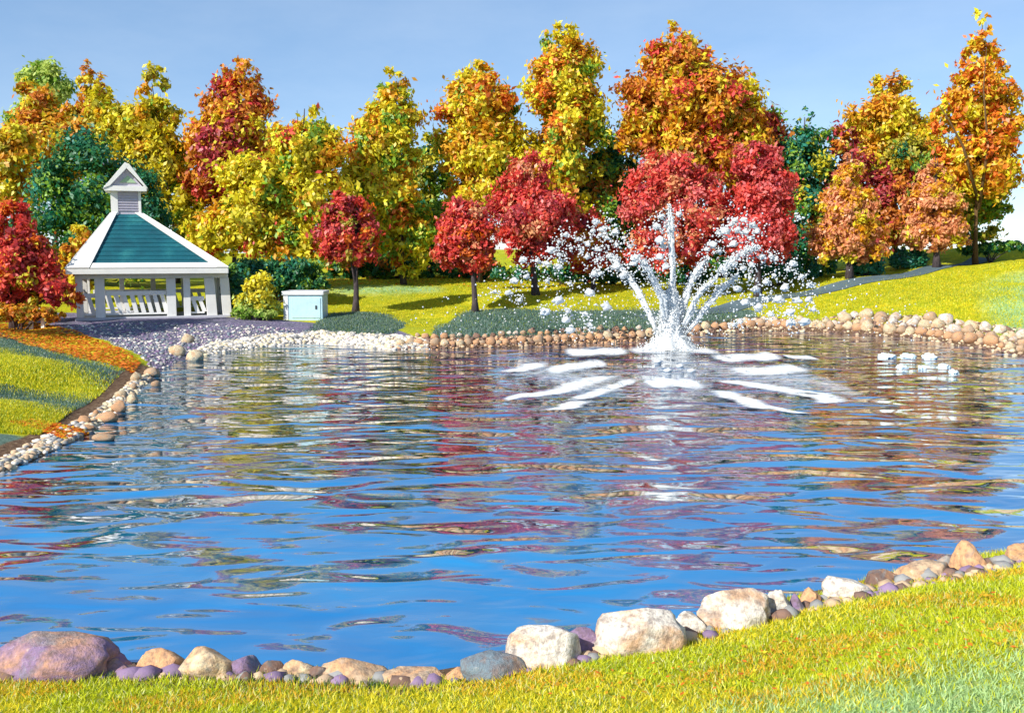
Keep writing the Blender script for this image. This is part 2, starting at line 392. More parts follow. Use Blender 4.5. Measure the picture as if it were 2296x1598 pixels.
gc |= inpoly(PX, PY, [(-100, 965), (30, 975), (120, 985), (60, 1025), (-100, 1060)]) & front
cols = np.stack([soften(gr, 3), soften(so, 2), soften(bl, 14), soften(gc, 3)], -1).reshape(-1, 4)
ground = link('ground', np_mesh('ground', np.stack([X, Y, Z], -1).reshape(-1, 3), 4, M_GROUND, cols, True, faces)); tag(ground, kind='structure')
wv = [(x, y, 0) for y in (7.5, 50) for x in (-17, 32)]
water = link('water', new_mesh('water', wv, [(0, 1, 3, 2)], M_WATER)); tag(water, kind='structure')

# the path on the right-hand rise, draped over the ground
pp = [ground_at(*p) for p in [(1440, 716), (1560, 700), (1660, 683), (1760, 664), (1880, 643), (2000, 621), (2110, 598), (2200, 580)]]
pts = []
for i in range(len(pp) - 1):
    for t in np.linspace(0, 1, 9)[:-1]: pts.append(pp[i].lerp(pp[i + 1], t))
pts.append(pp[-1]); pts.append(pp[-1] + Vector((6, 3, 0))); pts.append(pp[-1] + Vector((14, 5, 0)))
pv = []; pf = []
for i, p in enumerate(pts):
    t = (pts[min(i + 1, len(pts) - 1)] - pts[max(i - 1, 0)]); nrm = Vector((-t.y, t.x, 0)).normalized()
    for q in np.linspace(-0.65, 0.65, 6):
        e = p + nrm * q; pv.append((e.x, e.y, h1(e.x, e.y) + 0.035))
for i in range(len(pts) - 1):
    for q in range(5): pf.append((i * 6 + q, i * 6 + q + 1, (i + 1) * 6 + q + 1, (i + 1) * 6 + q))
path = link('path', new_mesh('path', pv, pf, M_PATH, True)); tag(path, kind='structure')

# ------------------------------------------------------------------ foliage
C_ = dict(Y=srgb(226, 200, 24), Y2=srgb(204, 184, 30), O=srgb(232, 128, 34), R=srgb(214, 48, 42), R2=srgb(146, 36, 44), B=srgb(186, 78, 30),
          G=srgb(84, 128, 40), DG=srgb(30, 92, 58), OL=srgb(150, 132, 30), S=srgb(234, 136, 88), LG=srgb(168, 190, 84), P=srgb(226, 96, 88),
          T=srgb(40, 112, 92), V=srgb(150, 60, 110), OR=srgb(238, 92, 36))
C_ = {q: tuple(min(.88, c * 1.3) for c in v_) for q, v_ in C_.items()}
C_.update(Y=(.87, .73, .04), Y2=(.70, .62, .04), O=(.88, .44, .03), B=(.70, .25, .04), OL=(.48, .42, .04), OR=(.88, .22, .03), R=(.86, .105, .08), R2=(.50, .06, .07),
          G=(.26, .46, .05), DG=(.035, .19, .08), T=(.05, .28, .20), S=(.92, .40, .19), P=(.86, .20, .18), LG=(.55, .66, .16))
def leaves_mesh(name, lobes, pal, n, size, seed, clump=0.22, stretch=1.7, spill=0.0, mat=None, nclump=None):
    """lobes: (centre Vector, (rx,ry,rz)); leaf faces gathered in clumps spread through the lobes"""
    g = np.random.default_rng(seed)
    keys = list(pal); wts = np.array([pal[q] for q in keys], float); wts /= wts.sum(); pc = np.array([C_[q] for q in keys])
    lc = np.array([tuple(l[0]) for l in lobes]); lr = np.array([l[1] for l in lobes])
    vol = (lr.prod(1)) ** (2 / 3.0); vol /= vol.sum()
    nc = nclump or int(max(26, 46 * len(lobes)))
    li = g.choice(len(lobes), nc, p=vol)
    d = g.normal(size=(nc, 3)); d /= np.linalg.norm(d, axis=1)[:, None]
    rr = g.uniform(0.25, 1.0, nc) ** 0.55
    cc = lc[li] + d * lr[li] * (rr * (1 - clump * 0.6))[:, None]
    crad = lr[li].min(1) * clump * g.uniform(0.7, 1.5, nc)
    ccol = pc[g.choice(len(keys), nc, p=wts)]
    ci = g.choice(nc, n, p=(crad ** 2 / (crad ** 2).sum()))
    off = g.normal(size=(n, 3)); off *= (np.abs(g.normal(size=n)) ** 0.6 / np.linalg.norm(off, axis=1))[:, None]
    pos = cc[ci] + off * crad[ci][:, None] * np.array([1, 1, 0.9])
    if spill > 0:
        m = g.random(n) < spill
        pos[m] += g.normal(size=(m.sum(), 3)) * crad[ci][m][:, None] * .75
    gz = 0.05 + height(pos[:, 0], pos[:, 1]); pos[:, 2] = np.maximum(pos[:, 2], gz)
    out = (pos - lc[li[ci]]) / lr[li[ci]]; out /= np.linalg.norm(out, axis=1)[:, None] + 1e-6
    nrm = g.normal(size=(n, 3)) * 0.55 + out * 0.7 + np.array([0, 0, 0.25]); nrm /= np.linalg.norm(nrm, axis=1)[:, None]
    up = g.normal(size=(n, 3)) * 0.7 + np.array([0, 0, 0.6]) + out * 0.3
    up -= nrm * (up * nrm).sum(1)[:, None]; up /= np.linalg.norm(up, axis=1)[:, None] + 1e-6
    sd = np.cross(nrm, up)
    s = size * .6 * g.uniform(0.6, 1.35, n)[:, None]
    L = s * stretch / 2; W = s / 2
    v = np.stack([pos - up * L, pos + sd * W * 0.9 - up * L * 0.1 + nrm * s * 0.08, pos + up * L, pos - sd * W * 0.9 - up * L * 0.1 + nrm * s * 0.08], 1).reshape(-1, 3)
    own = pc[g.choice(len(keys), n, p=wts)]
    pick = (g.random(n) < 0.72)[:, None]
    col = np.where(pick, ccol[ci], own) * g.uniform(0.72, 1.12, n)[:, None]
    col = np.clip(col + g.normal(size=(n, 3)) * 0.012, 0.004, 0.85)
    return np_mesh(name, v, 4, mat or M_LEAF, np.repeat(col, 4, axis=0))
def px_lobes(lst, Yd, depth=0.85, squash=1.0):
    out = []
    for q in lst:
        cx_, cy_, rx, ry = q[:4]; dy = q[4] if len(q) > 4 else 0.0
        c = at(cx_, cy_, Yd + dy); kx = (Yd + dy) / F
        out.append((c, (rx * kx * 1.1, min(rx, ry * 1.3) * kx * depth, ry * kx * 1.03)))
    return out
seed_n = [100]
def tree(name, label, base, Yd, lobes, pal, n, size=0.34, cat='tree', group=None, trunk_r=0.16, trunk=True, limbs=6, bark=None, stretch=1.7,
         spill=0.08, clump=0.22, trunk_top=None, extra_limbs=None, nclump=None):
    seed_n[0] += 1; sd = seed_n[0]; g = random.Random(sd); n = int(n * 2.5)
    b = at(base[0], base[1], Yd); b.z = h1(b.x, b.y)
    root = empty(name, b, label, cat, group)
    wl = px_lobes(lobes, Yd)
    loc = [(c - b, r) for c, r in wl]
    me = leaves_mesh('crown', wl, pal, n, size, sd, clump=clump, stretch=stretch, spill=spill, nclump=nclump)
    co = np.empty(len(me.vertices) * 3, np.float32); me.vertices.foreach_get('co', co)
    co = co.reshape(-1, 3) - np.array(tuple(b), np.float32); me.vertices.foreach_set('co', co.ravel()); me.update()
    link('crown' if cat == 'tree' else 'foliage', me, root)
    mb = MB()
    top = max(((c.z + r[2] * 0.25, c) for c, r in loc), key=lambda q: q[0])
    tz, tc = top
    tx, ty = tc.x, tc.y
    if trunk:
        lowest = min(c.z - r[2] for c, r in loc)
        pts = []; rad = []
        bend = g.uniform(-0.12, 0.12)
        for i in range(9):
            t = i / 8.0
            pts.append((tx * t ** 1.3 + bend * math.sin(t * 5), ty * t, -0.15 + (tz + 0.15) * t))
            rad.append(max(0.02, trunk_r * (1.45 if i == 0 else 1.0) * (1 - t * 0.9)))
        mb.tube(pts, rad, 9)
        for i in range(limbs):
            c, r = loc[i % len(loc)]
            t0 = g.uniform(0.25, 0.7); p0 = Vector(pts[int(t0 * 8)])
            e = c + Vector((g.uniform(-.6, .6) * r[0], g.uniform(-.6, .6) * r[1], g.uniform(-.1, .3) * r[2]))
            if e.z < p0.z: e.z = p0.z + 0.3
            m = p0.lerp(e, 0.5) + Vector((0, 0, -0.12 * (e - p0).length))
            mb.tube([p0, p0.lerp(m, .5), m, m.lerp(e, .5), e], [trunk_r * q for q in (.42, .36, .28, .18, .06)], 6)
    else:
        for i in range(7):
            c, r = loc[i % len(loc)]
            e = c + Vector((g.uniform(-.5, .5) * r[0], g.uniform(-.5, .5) * r[1], r[2] * g.uniform(0.1, .6)))
            p0 = Vector((g.uniform(-.15, .15), g.uniform(-.15, .15), -0.1))
            mb.tube([p0, p0.lerp(e, .4) + Vector((0, 0, .1)), e], [0.05, 0.035, 0.012], 5)
    if extra_limbs:
        for pl, r0 in extra_limbs:
            pw = [at(x_, y_, Yd + dd) - b for x_, y_, dd in pl]
            nn = len(pw); mb.tube(pw, [r0 * (1 - 0.8 * i / (nn - 1)) for i in range(nn)], 7)
    mb.build('trunk' if trunk else 'stems', bark or M_BARK, root, smooth=True)
    return root
GB = 'tall autumn trees along the far side'; GF = 'small trees in front of the tall ones'
tree('autumn_tree', 'pale green tree top behind the orange brown tree at far left', (90, 690), 74, [(95, 205, 58, 75), (55, 290, 45, 65)], dict(LG=.8, G=.2), 5000, .36, group=GB)
tree('autumn_tree', 'orange brown tree with twin tops left of the cupola', (120, 690), 68, [(85, 255, 52, 78), (205, 200, 34, 68), (200, 265, 60, 70), (125, 335, 105, 95), (50, 380, 70, 80)],
     dict(Y=.27, O=.3, B=.26, OL=.17), 13000, .36, group=GB)
tree('autumn_tree', 'bright yellow tree arching over the gazebo roof', (400, 690), 66, [(345, 205, 36, 70), (365, 270, 38, 70), (285, 285, 70, 70), (350, 365, 75, 80), (405, 450, 52, 80), (440, 530, 60, 60), (230, 250, 40, 60)],
     dict(Y=.58, OL=.16, Y2=.1, O=.1, G=.06), 14000, .36, group=GB)
tree('evergreen_tree', 'dark green rounded evergreen directly behind the gazebo cupola', (205, 690), 60, [(205, 420, 120, 115), (310, 470, 75, 110), (110, 530, 95, 90), (250, 560, 120, 80)],
     dict(DG=.6, G=.3, T=.1), 13000, .30, group=GB)
tree('autumn_tree', 'tall rusty red tree with yellow tips right of the gazebo', (525, 690), 66, [(540, 170, 42, 58), (530, 240, 72, 70), (515, 320, 100, 90), (480, 400, 70, 85), (580, 370, 50, 100)],
     dict(B=.36, R2=.14, O=.28, Y=.14, R=.08), 14000, .36, group=GB)
tree('autumn_tree', 'broad golden yellow tree behind the pale blue box', (672, 652), 57, [(685, 258, 34, 52), (685, 335, 98, 68), (590, 415, 95, 75), (560, 500, 95, 70), (650, 540, 110, 62), (705, 440, 80, 90), (480, 530, 70, 60)],
     dict(Y=.58, Y2=.1, O=.16, G=.11, R=.05), 17000, .34, group=GB, trunk_r=.24)
tree('autumn_tree', 'yellow tree with red tip behind the small dark red tree', (905, 640), 60, [(890, 200, 38, 46), (885, 265, 70, 65), (860, 340, 80, 80), (850, 430, 90, 80), (900, 520, 70, 80), (925, 570, 45, 55)],
     dict(Y=.6, O=.12, G=.19, OR=.05, Y2=.04), 15000, .34, group=GB)
tree('autumn_tree', 'yellow orange tree with a rounded peak behind the two red trees', (1075, 640), 62, [(1078, 165, 40, 50), (1070, 240, 88, 75), (1078, 330, 90, 85), (1015, 330, 45, 120), (1080, 420, 80, 70)],
     dict(Y=.56, O=.26, G=.12, OR=.06), 15000, .35, group=GB)
tree('autumn_tree', 'tall domed yellow tree at the middle of the treeline', (1262, 640), 62, [(1250, 100, 46, 50), (1262, 175, 82, 80), (1262, 270, 98, 95), (1240, 370, 80, 90), (1290, 420, 60, 80)],
     dict(Y=.6, O=.18, B=.04, G=.12, OR=.06), 16000, .35, group=GB)
tree('autumn_tree', 'tallest orange tree, rising behind the fountain', (1540, 640), 62, [(1500, 85, 36, 52), (1515, 150, 78, 65), (1490, 230, 100, 85), (1590, 230, 100, 95), (1640, 300, 85, 95), (1440, 290, 70, 60), (1570, 340, 120, 70)],
     dict(O=.36, Y=.24, B=.22, R=.1, OL=.08), 21000, .36, group=GB)
tree('autumn_tree', 'dusky red tree on the right flank of the tallest tree', (1690, 630), 64, [(1690, 310, 70, 70), (1705, 370, 45, 70), (1680, 400, 60, 60)], dict(R=.3, R2=.3, B=.25, V=.08, G=.07), 8000, .34, group=GB)
tree('fir_tree', 'dark green pointed fir in the dip of the treeline', (1800, 630), 63.3, [(1803, 272, 22, 34), (1800, 320, 54, 45), (1797, 385, 82, 55), (1805, 465, 95, 60), (1855, 340, 28, 50), (1800, 550, 100, 60)],
     dict(DG=.52, T=.16, G=.22, Y2=.1), 15000, .3, cat='tree', group=GB)
tree('autumn_tree', 'round yellow orange tree between the fir and the tallest right tree', (2010, 600), 66, [(1998, 210, 48, 48), (1990, 275, 86, 62), (2020, 355, 90, 75), (1960, 350, 50, 60)],
     dict(Y=.4, O=.36, OL=.14, B=.1), 12000, .35, group=GB)
tree('autumn_tree', 'tall sparse orange tree with bare limbs at far right', (2188, 570), 60, [(2200, 60, 30, 46), (2200, 130, 50, 60), (2200, 210, 72, 70), (2135, 270, 52, 55), (2235, 290, 60, 75), (2195, 360, 85, 80), (2245, 390, 45, 60)],
     dict(Y=.4, O=.36, OR=.24), 7400, .34, group=GB, limbs=3, bark=M_BARK2, trunk_r=.13, spill=.3, clump=.17, nclump=420,
     extra_limbs=[([(2190, 440, -1.2), (2160, 330, -1.6), (2128, 270, -1.8), (2105, 235, -1.8)], .10), ([(2195, 470, -.8), (2215, 330, -1.4), (2205, 200, -1.5), (2212, 110, -1.2)], .10)])
tree('autumn_tree', 'olive green bushy tree under the tall sparse tree', (2190, 565), 62, [(2065, 350, 75, 45), (2185, 420, 80, 80), (2215, 480, 52, 70), (2120, 450, 80, 80)],
     dict(G=.34, OL=.36, DG=.2, B=.1), 13000, .3, group=GB, limbs=4)
tree('autumn_tree', 'dark red brown tree behind the first salmon tree', (1930, 600), 63, [(1893, 325, 42, 42), (1905, 410, 60, 85), (1810, 520, 60, 70), (2000, 470, 70, 100)], dict(R2=.4, B=.35, O=.1, OL=.15), 10000, .32, group=GB)
tree('autumn_tree', 'green tree filling the gap left of the first red tree', (965, 640), 66, [(960, 400, 65, 100), (985, 510, 80, 90), (820, 430, 50, 80)], dict(G=.4, DG=.3, Y2=.22, OL=.08), 10000, .32, group=GB)
tree('autumn_tree', 'green tree in the gap left of the fountain jets', (1370, 640), 64, [(1370, 385, 62, 85), (1340, 470, 80, 80), (1270, 450, 40, 90)], dict(G=.38, DG=.34, B=.14, Y2=.14), 10000, .32, group=GB)
tree('evergreen_tree', 'dark green evergreen low behind the left arcs of spray', (1400, 640), 69, [(1390, 540, 80, 90), (1390, 460, 50, 80)], dict(DG=.6, G=.4), 7000, .34, group=GB)
tree('evergreen_tree', 'dark green evergreen low between the two smallest red trees', (905, 640), 71, [(900, 560, 90, 80), (1040, 560, 70, 80)], dict(DG=.5, G=.4, Y2=.1), 7000, .34, group=GB)
tree('evergreen_tree', 'dark green evergreen behind the crimson pink tree', (1620, 640), 70, [(1620, 560, 90, 80), (1750, 560, 70, 80)], dict(DG=.5, G=.3, B=.2), 7000, .34, group=GB)
tree('autumn_tree', 'orange tree cut by the left picture edge', (0, 690), 61, [(15, 345, 58, 85), (5, 430, 50, 60)], dict(O=.46, Y=.38, OL=.16), 6000, .34, group=GB)
# front row
tree('red_maple', 'red and orange maple left of the gazebo', (30, 722), 45, [(25, 505, 50, 60), (45, 580, 75, 65), (90, 640, 62, 52), (5, 640, 80, 62), (150, 662, 42, 30)],
     dict(R=.48, OR=.16, Y2=.12, R2=.24), 13000, .24, group=GF, clump=.2)
tree('autumn_shrub', 'small flame shaped yellow and orange shrub behind the gazebo left eave', (172, 700), 54, [(180, 530, 26, 36), (168, 580, 32, 36), (165, 640, 36, 50)], dict(Y=.5, O=.28, B=.22), 3500, .28, cat='shrub', trunk=False)
tree('red_maple', 'small dark red lollipop tree right of the pale blue box', (797, 704), 51, [(785, 468, 48, 38), (782, 520, 66, 48), (780, 560, 70, 38)], dict(R=.42, R2=.3, OR=.12, OL=.16), 7500, .24, group=GF, trunk_r=.17, limbs=5)
tree('red_maple', 'small bright red tree with dark trunk on the shore lawn', (1066, 706), 50.5, [(1045, 475, 44, 38), (1045, 525, 68, 48), (1043, 568, 68, 42)], dict(R=.6, OR=.16, R2=.14, S=.1), 8000, .24, group=GF, trunk_r=.17, limbs=5)
tree('red_maple', 'larger red maple just left of the fountain spray', (1202, 656), 54, [(1185, 400, 56, 56), (1185, 480, 86, 72), (1235, 480, 62, 72), (1190, 565, 66, 42)], dict(R=.5, S=.18, P=.12, R2=.2), 11000, .25, group=GF, trunk_r=.2)
tree('red_maple', 'low dark red tree behind the left arcs of spray', (1330, 640), 57, [(1320, 565, 85, 48), (1300, 520, 62, 46)], dict(R=.34, R2=.36, O=.2, B=.1), 6000, .26, group=GF)
tree('red_maple', 'large salmon and scarlet tree behind the upright fountain jet', (1510, 636), 55, [(1500, 395, 80, 60), (1465, 465, 72, 80), (1560, 460, 80, 95), (1510, 545, 112, 58)], dict(S=.3, R=.44, P=.16, R2=.1), 14000, .26, group=GF, trunk_r=.2)
tree('red_maple', 'crimson pink tree right of the fountain jets', (1700, 626), 54.5, [(1700, 365, 52, 56), (1715, 440, 66, 70), (1700, 520, 88, 66), (1655, 490, 45, 70)], dict(R=.5, P=.34, R2=.16), 12000, .26, group=GF, trunk_r=.2)
tree('salmon_tree', 'conical salmon orange tree, the nearer of two beside the path', (1905, 618), 56, [(1908, 350, 18, 36), (1905, 405, 42, 40), (1900, 465, 66, 44), (1900, 520, 88, 40), (1898, 562, 98, 30)], dict(S=.6, O=.28, Y=.12), 15000, .26, group=GF, trunk_r=.2)
tree('salmon_tree', 'conical salmon orange tree farther up the hill beside the path', (2100, 600), 58, [(2096, 360, 18, 36), (2095, 412, 40, 40), (2095, 462, 62, 40), (2095, 508, 82, 36), (2095, 540, 90, 26)], dict(S=.68, O=.22, Y=.1), 14500, .26, group=GF, trunk_r=.2)
# shrubs and hedges
tree('yellow_shrub', 'bright yellow shrub between the gazebo and the pale blue box', (580, 713), 47.5, [(582, 650, 36, 42), (575, 682, 46, 30)], dict(Y=.85, LG=.15), 4200, .2, cat='shrub', trunk=False)
tree('green_shrub', 'light green low shrub under the yellow one', (575, 716), 46.8, [(580, 704, 50, 12), (545, 700, 26, 14)], dict(LG=.5, G=.5), 1600, .16, cat='shrub', trunk=False)
tree('green_shrub', 'dark green shrub against the gazebo right corner', (535, 712), 49.5, [(535, 640, 32, 55), (530, 690, 24, 26)], dict(DG=.6, T=.3, G=.1), 3200, .22, cat='shrub', trunk=False)
tree('hedge', 'dark green hedge behind the yellow shrub', (620, 680), 54, [(580, 620, 70, 40), (660, 620, 60, 42), (715, 640, 30, 34)], dict(DG=.6, T=.2, G=.2), 6500, .24, cat='hedge', trunk=False)
tree('hedge', 'dark green hedge beyond the lawn strip at centre left', (850, 625), 64, [(780, 600, 70, 26), (870, 600, 70, 28), (960, 600, 60, 26), (1060, 600, 70, 30)], dict(DG=.55, G=.3, B=.15), 7000, .28, cat='hedge', trunk=False)
tree('hedge', 'green hedge behind the left fountain spray', (1400, 635), 60, [(1280, 612, 70, 22), (1400, 610, 80, 26), (1530, 610, 80, 26), (1160, 612, 70, 20)], dict(DG=.5, T=.2, G=.3), 7000, .26, cat='hedge', trunk=False)
tree('hedge', 'teal green hedge behind the right fountain spray', (1740, 628), 57.5, [(1680, 600, 60, 26), (1770, 595, 70, 28), (1835, 600, 40, 24)], dict(T=.5, DG=.35, G=.15), 6000, .24, cat='hedge', trunk=False)
tree('green_shrub', 'rounded dark green shrub right of the nearer salmon tree', (1940, 618), 57, [(1945, 595, 42, 24)], dict(DG=.6, T=.4), 2600, .2, cat='shrub', trunk=False)
tree('green_shrub', 'rounded dark green shrub left of the farther salmon trunk', (2045, 604), 59, [(2040, 580, 48, 24)], dict(DG=.6, T=.4), 2600, .2, cat='shrub', trunk=False)
tree('hedge', 'long low green hedge at the top of the right hill', (2220, 570), 62, [(2190, 556, 50, 14), (2260, 552, 60, 12)], dict(DG=.7, G=.3), 2600, .22, cat='hedge', trunk=False)
tree('autumn_shrub', 'low orange brown shrub under the red maple', (40, 722), 43.5, [(30, 700, 60, 20), (100, 705, 50, 16)], dict(O=.4, B=.35, OL=.25), 3200, .18, cat='shrub', trunk=False)
# trees beyond the left and right picture edges: they carry the treeline on
def side_tree(label, x, y, hgt, rad, pal, n):
    seed_n[0] += 1
    b = Vector((x, y, h1(x, y))); root = empty('autumn_tree', b, label, 'tree', GB)
    wl = [(b + Vector((0, 0, hgt * .45)), (rad, rad, hgt * .25)), (b + Vector((0, 0, hgt * .7)), (rad * .8, rad * .8, hgt * .25))]
    me = leaves_mesh('crown', wl, pal, n, .3, seed_n[0]); co = np.empty(len(me.vertices) * 3, np.float32); me.vertices.foreach_get('co', co)
    me.vertices.foreach_set('co', (co.reshape(-1, 3) - np.array(tuple(b), np.float32)).ravel()); me.update(); link('crown', me, root)
    MB().tube([(0, 0, -.1), (.05, 0, hgt * .3), (0, .05, hgt * .8)], [.2, .15, .04], 8).build('trunk', M_BARK, root, smooth=True)
side_tree('yellow tree just past the left picture edge, at the top of the bank', -23.0, 38.0, 9, 2.1, dict(Y=.7, O=.3), 6000)
side_tree('green tree past the right picture edge behind the hill', 38, 64, 11, 3.2, dict(G=.6, OL=.4), 6000)
side_tree('orange tree past the left end of the treeline', -40, 62, 12, 3.4, dict(O=.6, Y=.4), 6000)

# ------------------------------------------------------------------ gazebo
GY = 47.0
org = at(337, 712, GY); org.z = h1(org.x, org.y + 1.5)
gz = empty('gazebo', org, 'white gazebo with teal roof and square cupola on the far left shore', 'gazebo')
YAW = math.atan((CX - 337) / F); gz.rotation_euler.z = YAW
def G(px, py, dy=0.0):
    q = at(337, py, GY + dy * .94); return Vector(((px - 337) / F * (GY + dy) * .94, dy, q.z - org.z))
DEPTH = 5.6
zE = G(337, 603, -.6).z; zB = G(337, 624, 0).z; zF = G(337, 712, 0).z
base_z = min(0.0, zF) - 0.5
xl, xr = G(180, 650).x, G(514, 650).x
MB().box(xl - .15, xr + .15, -.15, DEPTH + .15, base_z, 0.06).build('floor_deck', M_DECK, gz, .02)
def post(px, w_px, dy, lean=0.0):
    x = G(px, 650, dy).x; r = w_px * GY / F / 2; z0 = 0.06
    b = MB(); b.prism([(x - r + lean, dy - r, z0), (x + r + lean, dy - r, z0), (x + r + lean, dy + r, z0), (x - r + lean, dy + r, z0)], (-lean, 0, zB - z0 - .003))
    o = b.build('post', M_WHITE, gz, .012)
    return o
front_posts = [(184, 14), (228, 20), (386, 20), (422, 15), (474, 22), (509, 20)]
for px_, w_ in front_posts: post(px_, w_, .2, lean=.10 if px_ > 460 else .0)
for f_ in (0.02, .27, .5, .73, .98):
    x = xl + (xr - xl) * f_; MB().box(x - .12, x + .12, DEPTH - .32, DEPTH - .08, .06, zB - .003).build('post', M_WHITE, gz, .012)
for x in (xl + .15, xr - .15): MB().box(x - .12, x + .12, DEPTH / 2 - .12, DEPTH / 2 + .12, .06, zB - .003).build('post', M_WHITE, gz, .012)
def railing(x0, x1, y, n, ztop):
    MB().box(x0, x1, y - .06, y + .06, ztop - .20, ztop).build('top_rail', M_WHITE, gz, .01)
    MB().box(x0, x1, y - .03, y + .03, .16, .24).build('bottom_rail', M_WHITE, gz, .006)
    me = None
    for i in range(n):
        x = x0 + (x1 - x0) * (i + .5) / n; wd = .10
        b = MB().prism([(x - wd + .16, y - .03, .244), (x + wd + .16, y - .03, .244), (x + wd * .9 - .02, y - .03, ztop - .204), (x - wd * .9 - .02, y - .03, ztop - .204)], (0, .06, 0))
        b.build('baluster', M_WHITE, gz, .006)
zr = G(310, 652).z
railing(G(239, 0).x, G(375, 0).x, .2, 8, zr)
railing(G(430, 0).x, G(462, 0).x, .2, 2, G(440, 666).z)
railing(G(192, 0).x, G(217, 0).x, .2, 1, zr - .1)
railing(xl + .4, xr - .4, DEPTH - .2, 14, zr - .12)
# roof: a truncated hip with its peak under the cupola
A = G(159, 598, -.6); Bq = G(518, 612, -.6)
ov = .6; y0, y1 = -ov, DEPTH + ov
xa, xb = A.x, Bq.x
t0_, t1_ = G(263, 482, 2.2).x, G(324, 482, 2.2).x
zt = G(295, 480, 2.0).z; yt0, yt1 = 2.1, 3.7
E = [(xa, y0, zE), (xb, y0, zE), (xb, y1, zE), (xa, y1, zE)]; T = [(t0_, yt0, zt), (t1_, yt0, zt), (t1_, yt1, zt), (t0_, yt1, zt)]
mb = MB(); mb.v = E + T; mb.f = [(0, 1, 5, 4), (1, 2, 6, 5), (2, 3, 7, 6), (3, 0, 4, 7), (4, 5, 6, 7), (3, 2, 1, 0)]
roof = mb.build('roof', M_ROOF, gz)
# shingle courses: each a thin raised strip on the front and right slopes
def lerp3(a, b, t): return Vector(a).lerp(Vector(b), t)
NC = 13
def course(a0, b0, a1, b1, out):
    for i in range(NC):
        u, v_ = i / NC, (i + 1) / NC
        lo_a, lo_b = lerp3(a0, a1, u), lerp3(b0, b1, u); hi_a, hi_b = lerp3(a0, a1, v_), lerp3(b0, b1, v_)
        o = Vector(out)
        b = MB(); b.v = [tuple(q) for q in (lo_a + o * .028, lo_b + o * .028, hi_b + o * .006, hi_a + o * .006, lo_a + o * .004, lo_b + o * .004)]
        b.f = [(0, 1, 2, 3), (4, 5, 1, 0)]
        b.build('shingle_course', M_ROOF, roof)
def outn(a, b, c):
    n_ = (Vector(b) - Vector(a)).cross(Vector(c) - Vector(a)).normalized(); return n_
nf = outn(E[0], E[1], T[1]); nr = outn(E[1], E[2], T[2]); nl = outn(E[3], E[0], T[0]); nb_ = outn(E[2], E[3], T[3])
course(E[0], E[1], T[0], T[1], nf); course(E[1], E[2], T[1], T[2], nr); course(E[3], E[0], T[3], T[0], nl); course(E[2], E[3], T[2], T[3], nb_)
def on_front(u, t): return lerp3(lerp3(E[0], E[1], u), lerp3(T[0], T[1], u), t)
def trim(poly, n_, th=.07, name='hip_trim'): MB().prism([p + n_ * .045 for p in poly], n_ * th).build(name, M_WHITE, gz, .008)
trim([on_front(0.0, 0), on_front(.135, 0), on_front(.17, 1), on_front(0, 1)], nf)  # left board made broad and white to imitate sun glare on that slope
trim([on_front(.93, 0.0), on_front(1, 0), on_front(1, 1), on_front(.80, 1)], nf)
def on(a, b, c, d, u, t): return lerp3(lerp3(a, b, u), lerp3(c, d, u), t)
for (a, b, c, d, n_) in ((E[1], E[2], T[1], T[2], nr), (E[3], E[0], T[3], T[0], nl), (E[2], E[3], T[2], T[3], nb_)):
    trim([on(a, b, c, d, 0, 0), on(a, b, c, d, .06, 0), on(a, b, c, d, .16, 1), on(a, b, c, d, 0, 1)], n_)
    trim([on(a, b, c, d, .94, 0), on(a, b, c, d, 1, 0), on(a, b, c, d, 1, 1), on(a, b, c, d, .84, 1)], n_)
trim([on_front(.14, 0.0), on_front(.93, 0.0), on_front(.928, .085), on_front(.143, .085)], nf, .05, 'eave_trim')
b = MB(); b.box(xa - .03, xb + .03, y0 - .06, y0 - .003, zE - .22, zE + .02); b.build('fascia', M_WHITE, gz, .008)
MB().box(xa - .03, xb + .03, y1 + .003, y1 + .06, zE - .22, zE + .02).build('fascia', M_WHITE, gz, .008)
MB().box(xa - .06, xa - .003, y0, y1, zE - .22, zE + .02).build('fascia', M_WHITE, gz, .008)
MB().box(xb + .003, xb + .06, y0, y1, zE - .22, zE + .02).build('fascia', M_WHITE, gz, .008)
zb1 = zE - .03
MB().box(xl - .1, xr + .1, .02, .40, zB, zb1).build('beam', M_WHITE, gz, .01)
MB().box(xl - .1, xr + .1, DEPTH - .38, DEPTH - .02, zB, zb1).build('beam', M_WHITE, gz, .01)
MB().box(xl - .1, xl + .26, .404, DEPTH - .384, zB, zb1).build('beam', M_WHITE, gz, .01)
MB().box(xr - .26, xr + .1, .404, DEPTH - .384, zB, zb1).build('beam', M_WHITE, gz, .01)
# cupola
cx0, cx1 = t0_ - .05, t1_ + .05; cz0 = zt - .15; cz1 = G(300, 430, 2.1).z; cyf, cyb = yt0 - .08, yt1 + .1
cup = MB().box(cx0 + .12, cx1 - .06, cyf + .05, cyb, cz0, cz1).build('cupola', M_LAV, gz)
MB().box(cx0, cx0 + .32, cyf, cyf + .3, cz0 - .1, cz1 - .003).build('corner_board', M_WHITE, cup, .01)
MB().box(cx1 - .12, cx1, cyf, cyf + .2, cz0 - .1, cz1 - .003).build('corner_board', M_WHITE, cup, .01)
MB().box(cx0, cx0 + .16, cyb - .15, cyb + .05, cz0 - .1, cz1 - .003).build('corner_board', M_WHITE, cup, .01)
MB().box(cx1 - .16, cx1, cyb - .15, cyb + .05, cz0 - .1, cz1 - .003).build('corner_board', M_WHITE, cup, .01)
for i in range(7):
    z_ = cz0 + .3 + i * (cz1 - cz0 - .35) / 7
    MB().box(cx0 + .33, cx1 - .125, cyf + .005, cyf + .06, z_, z_ + .05).build('louvre', M_LAV, cup, .004)
ax_, az_ = G(297, 364, 2.0).x, G(297, 366, 2.0).z
el, er = G(247, 0, 2.0).x, G(341, 0, 2.0).x; ez = cz1 + .02
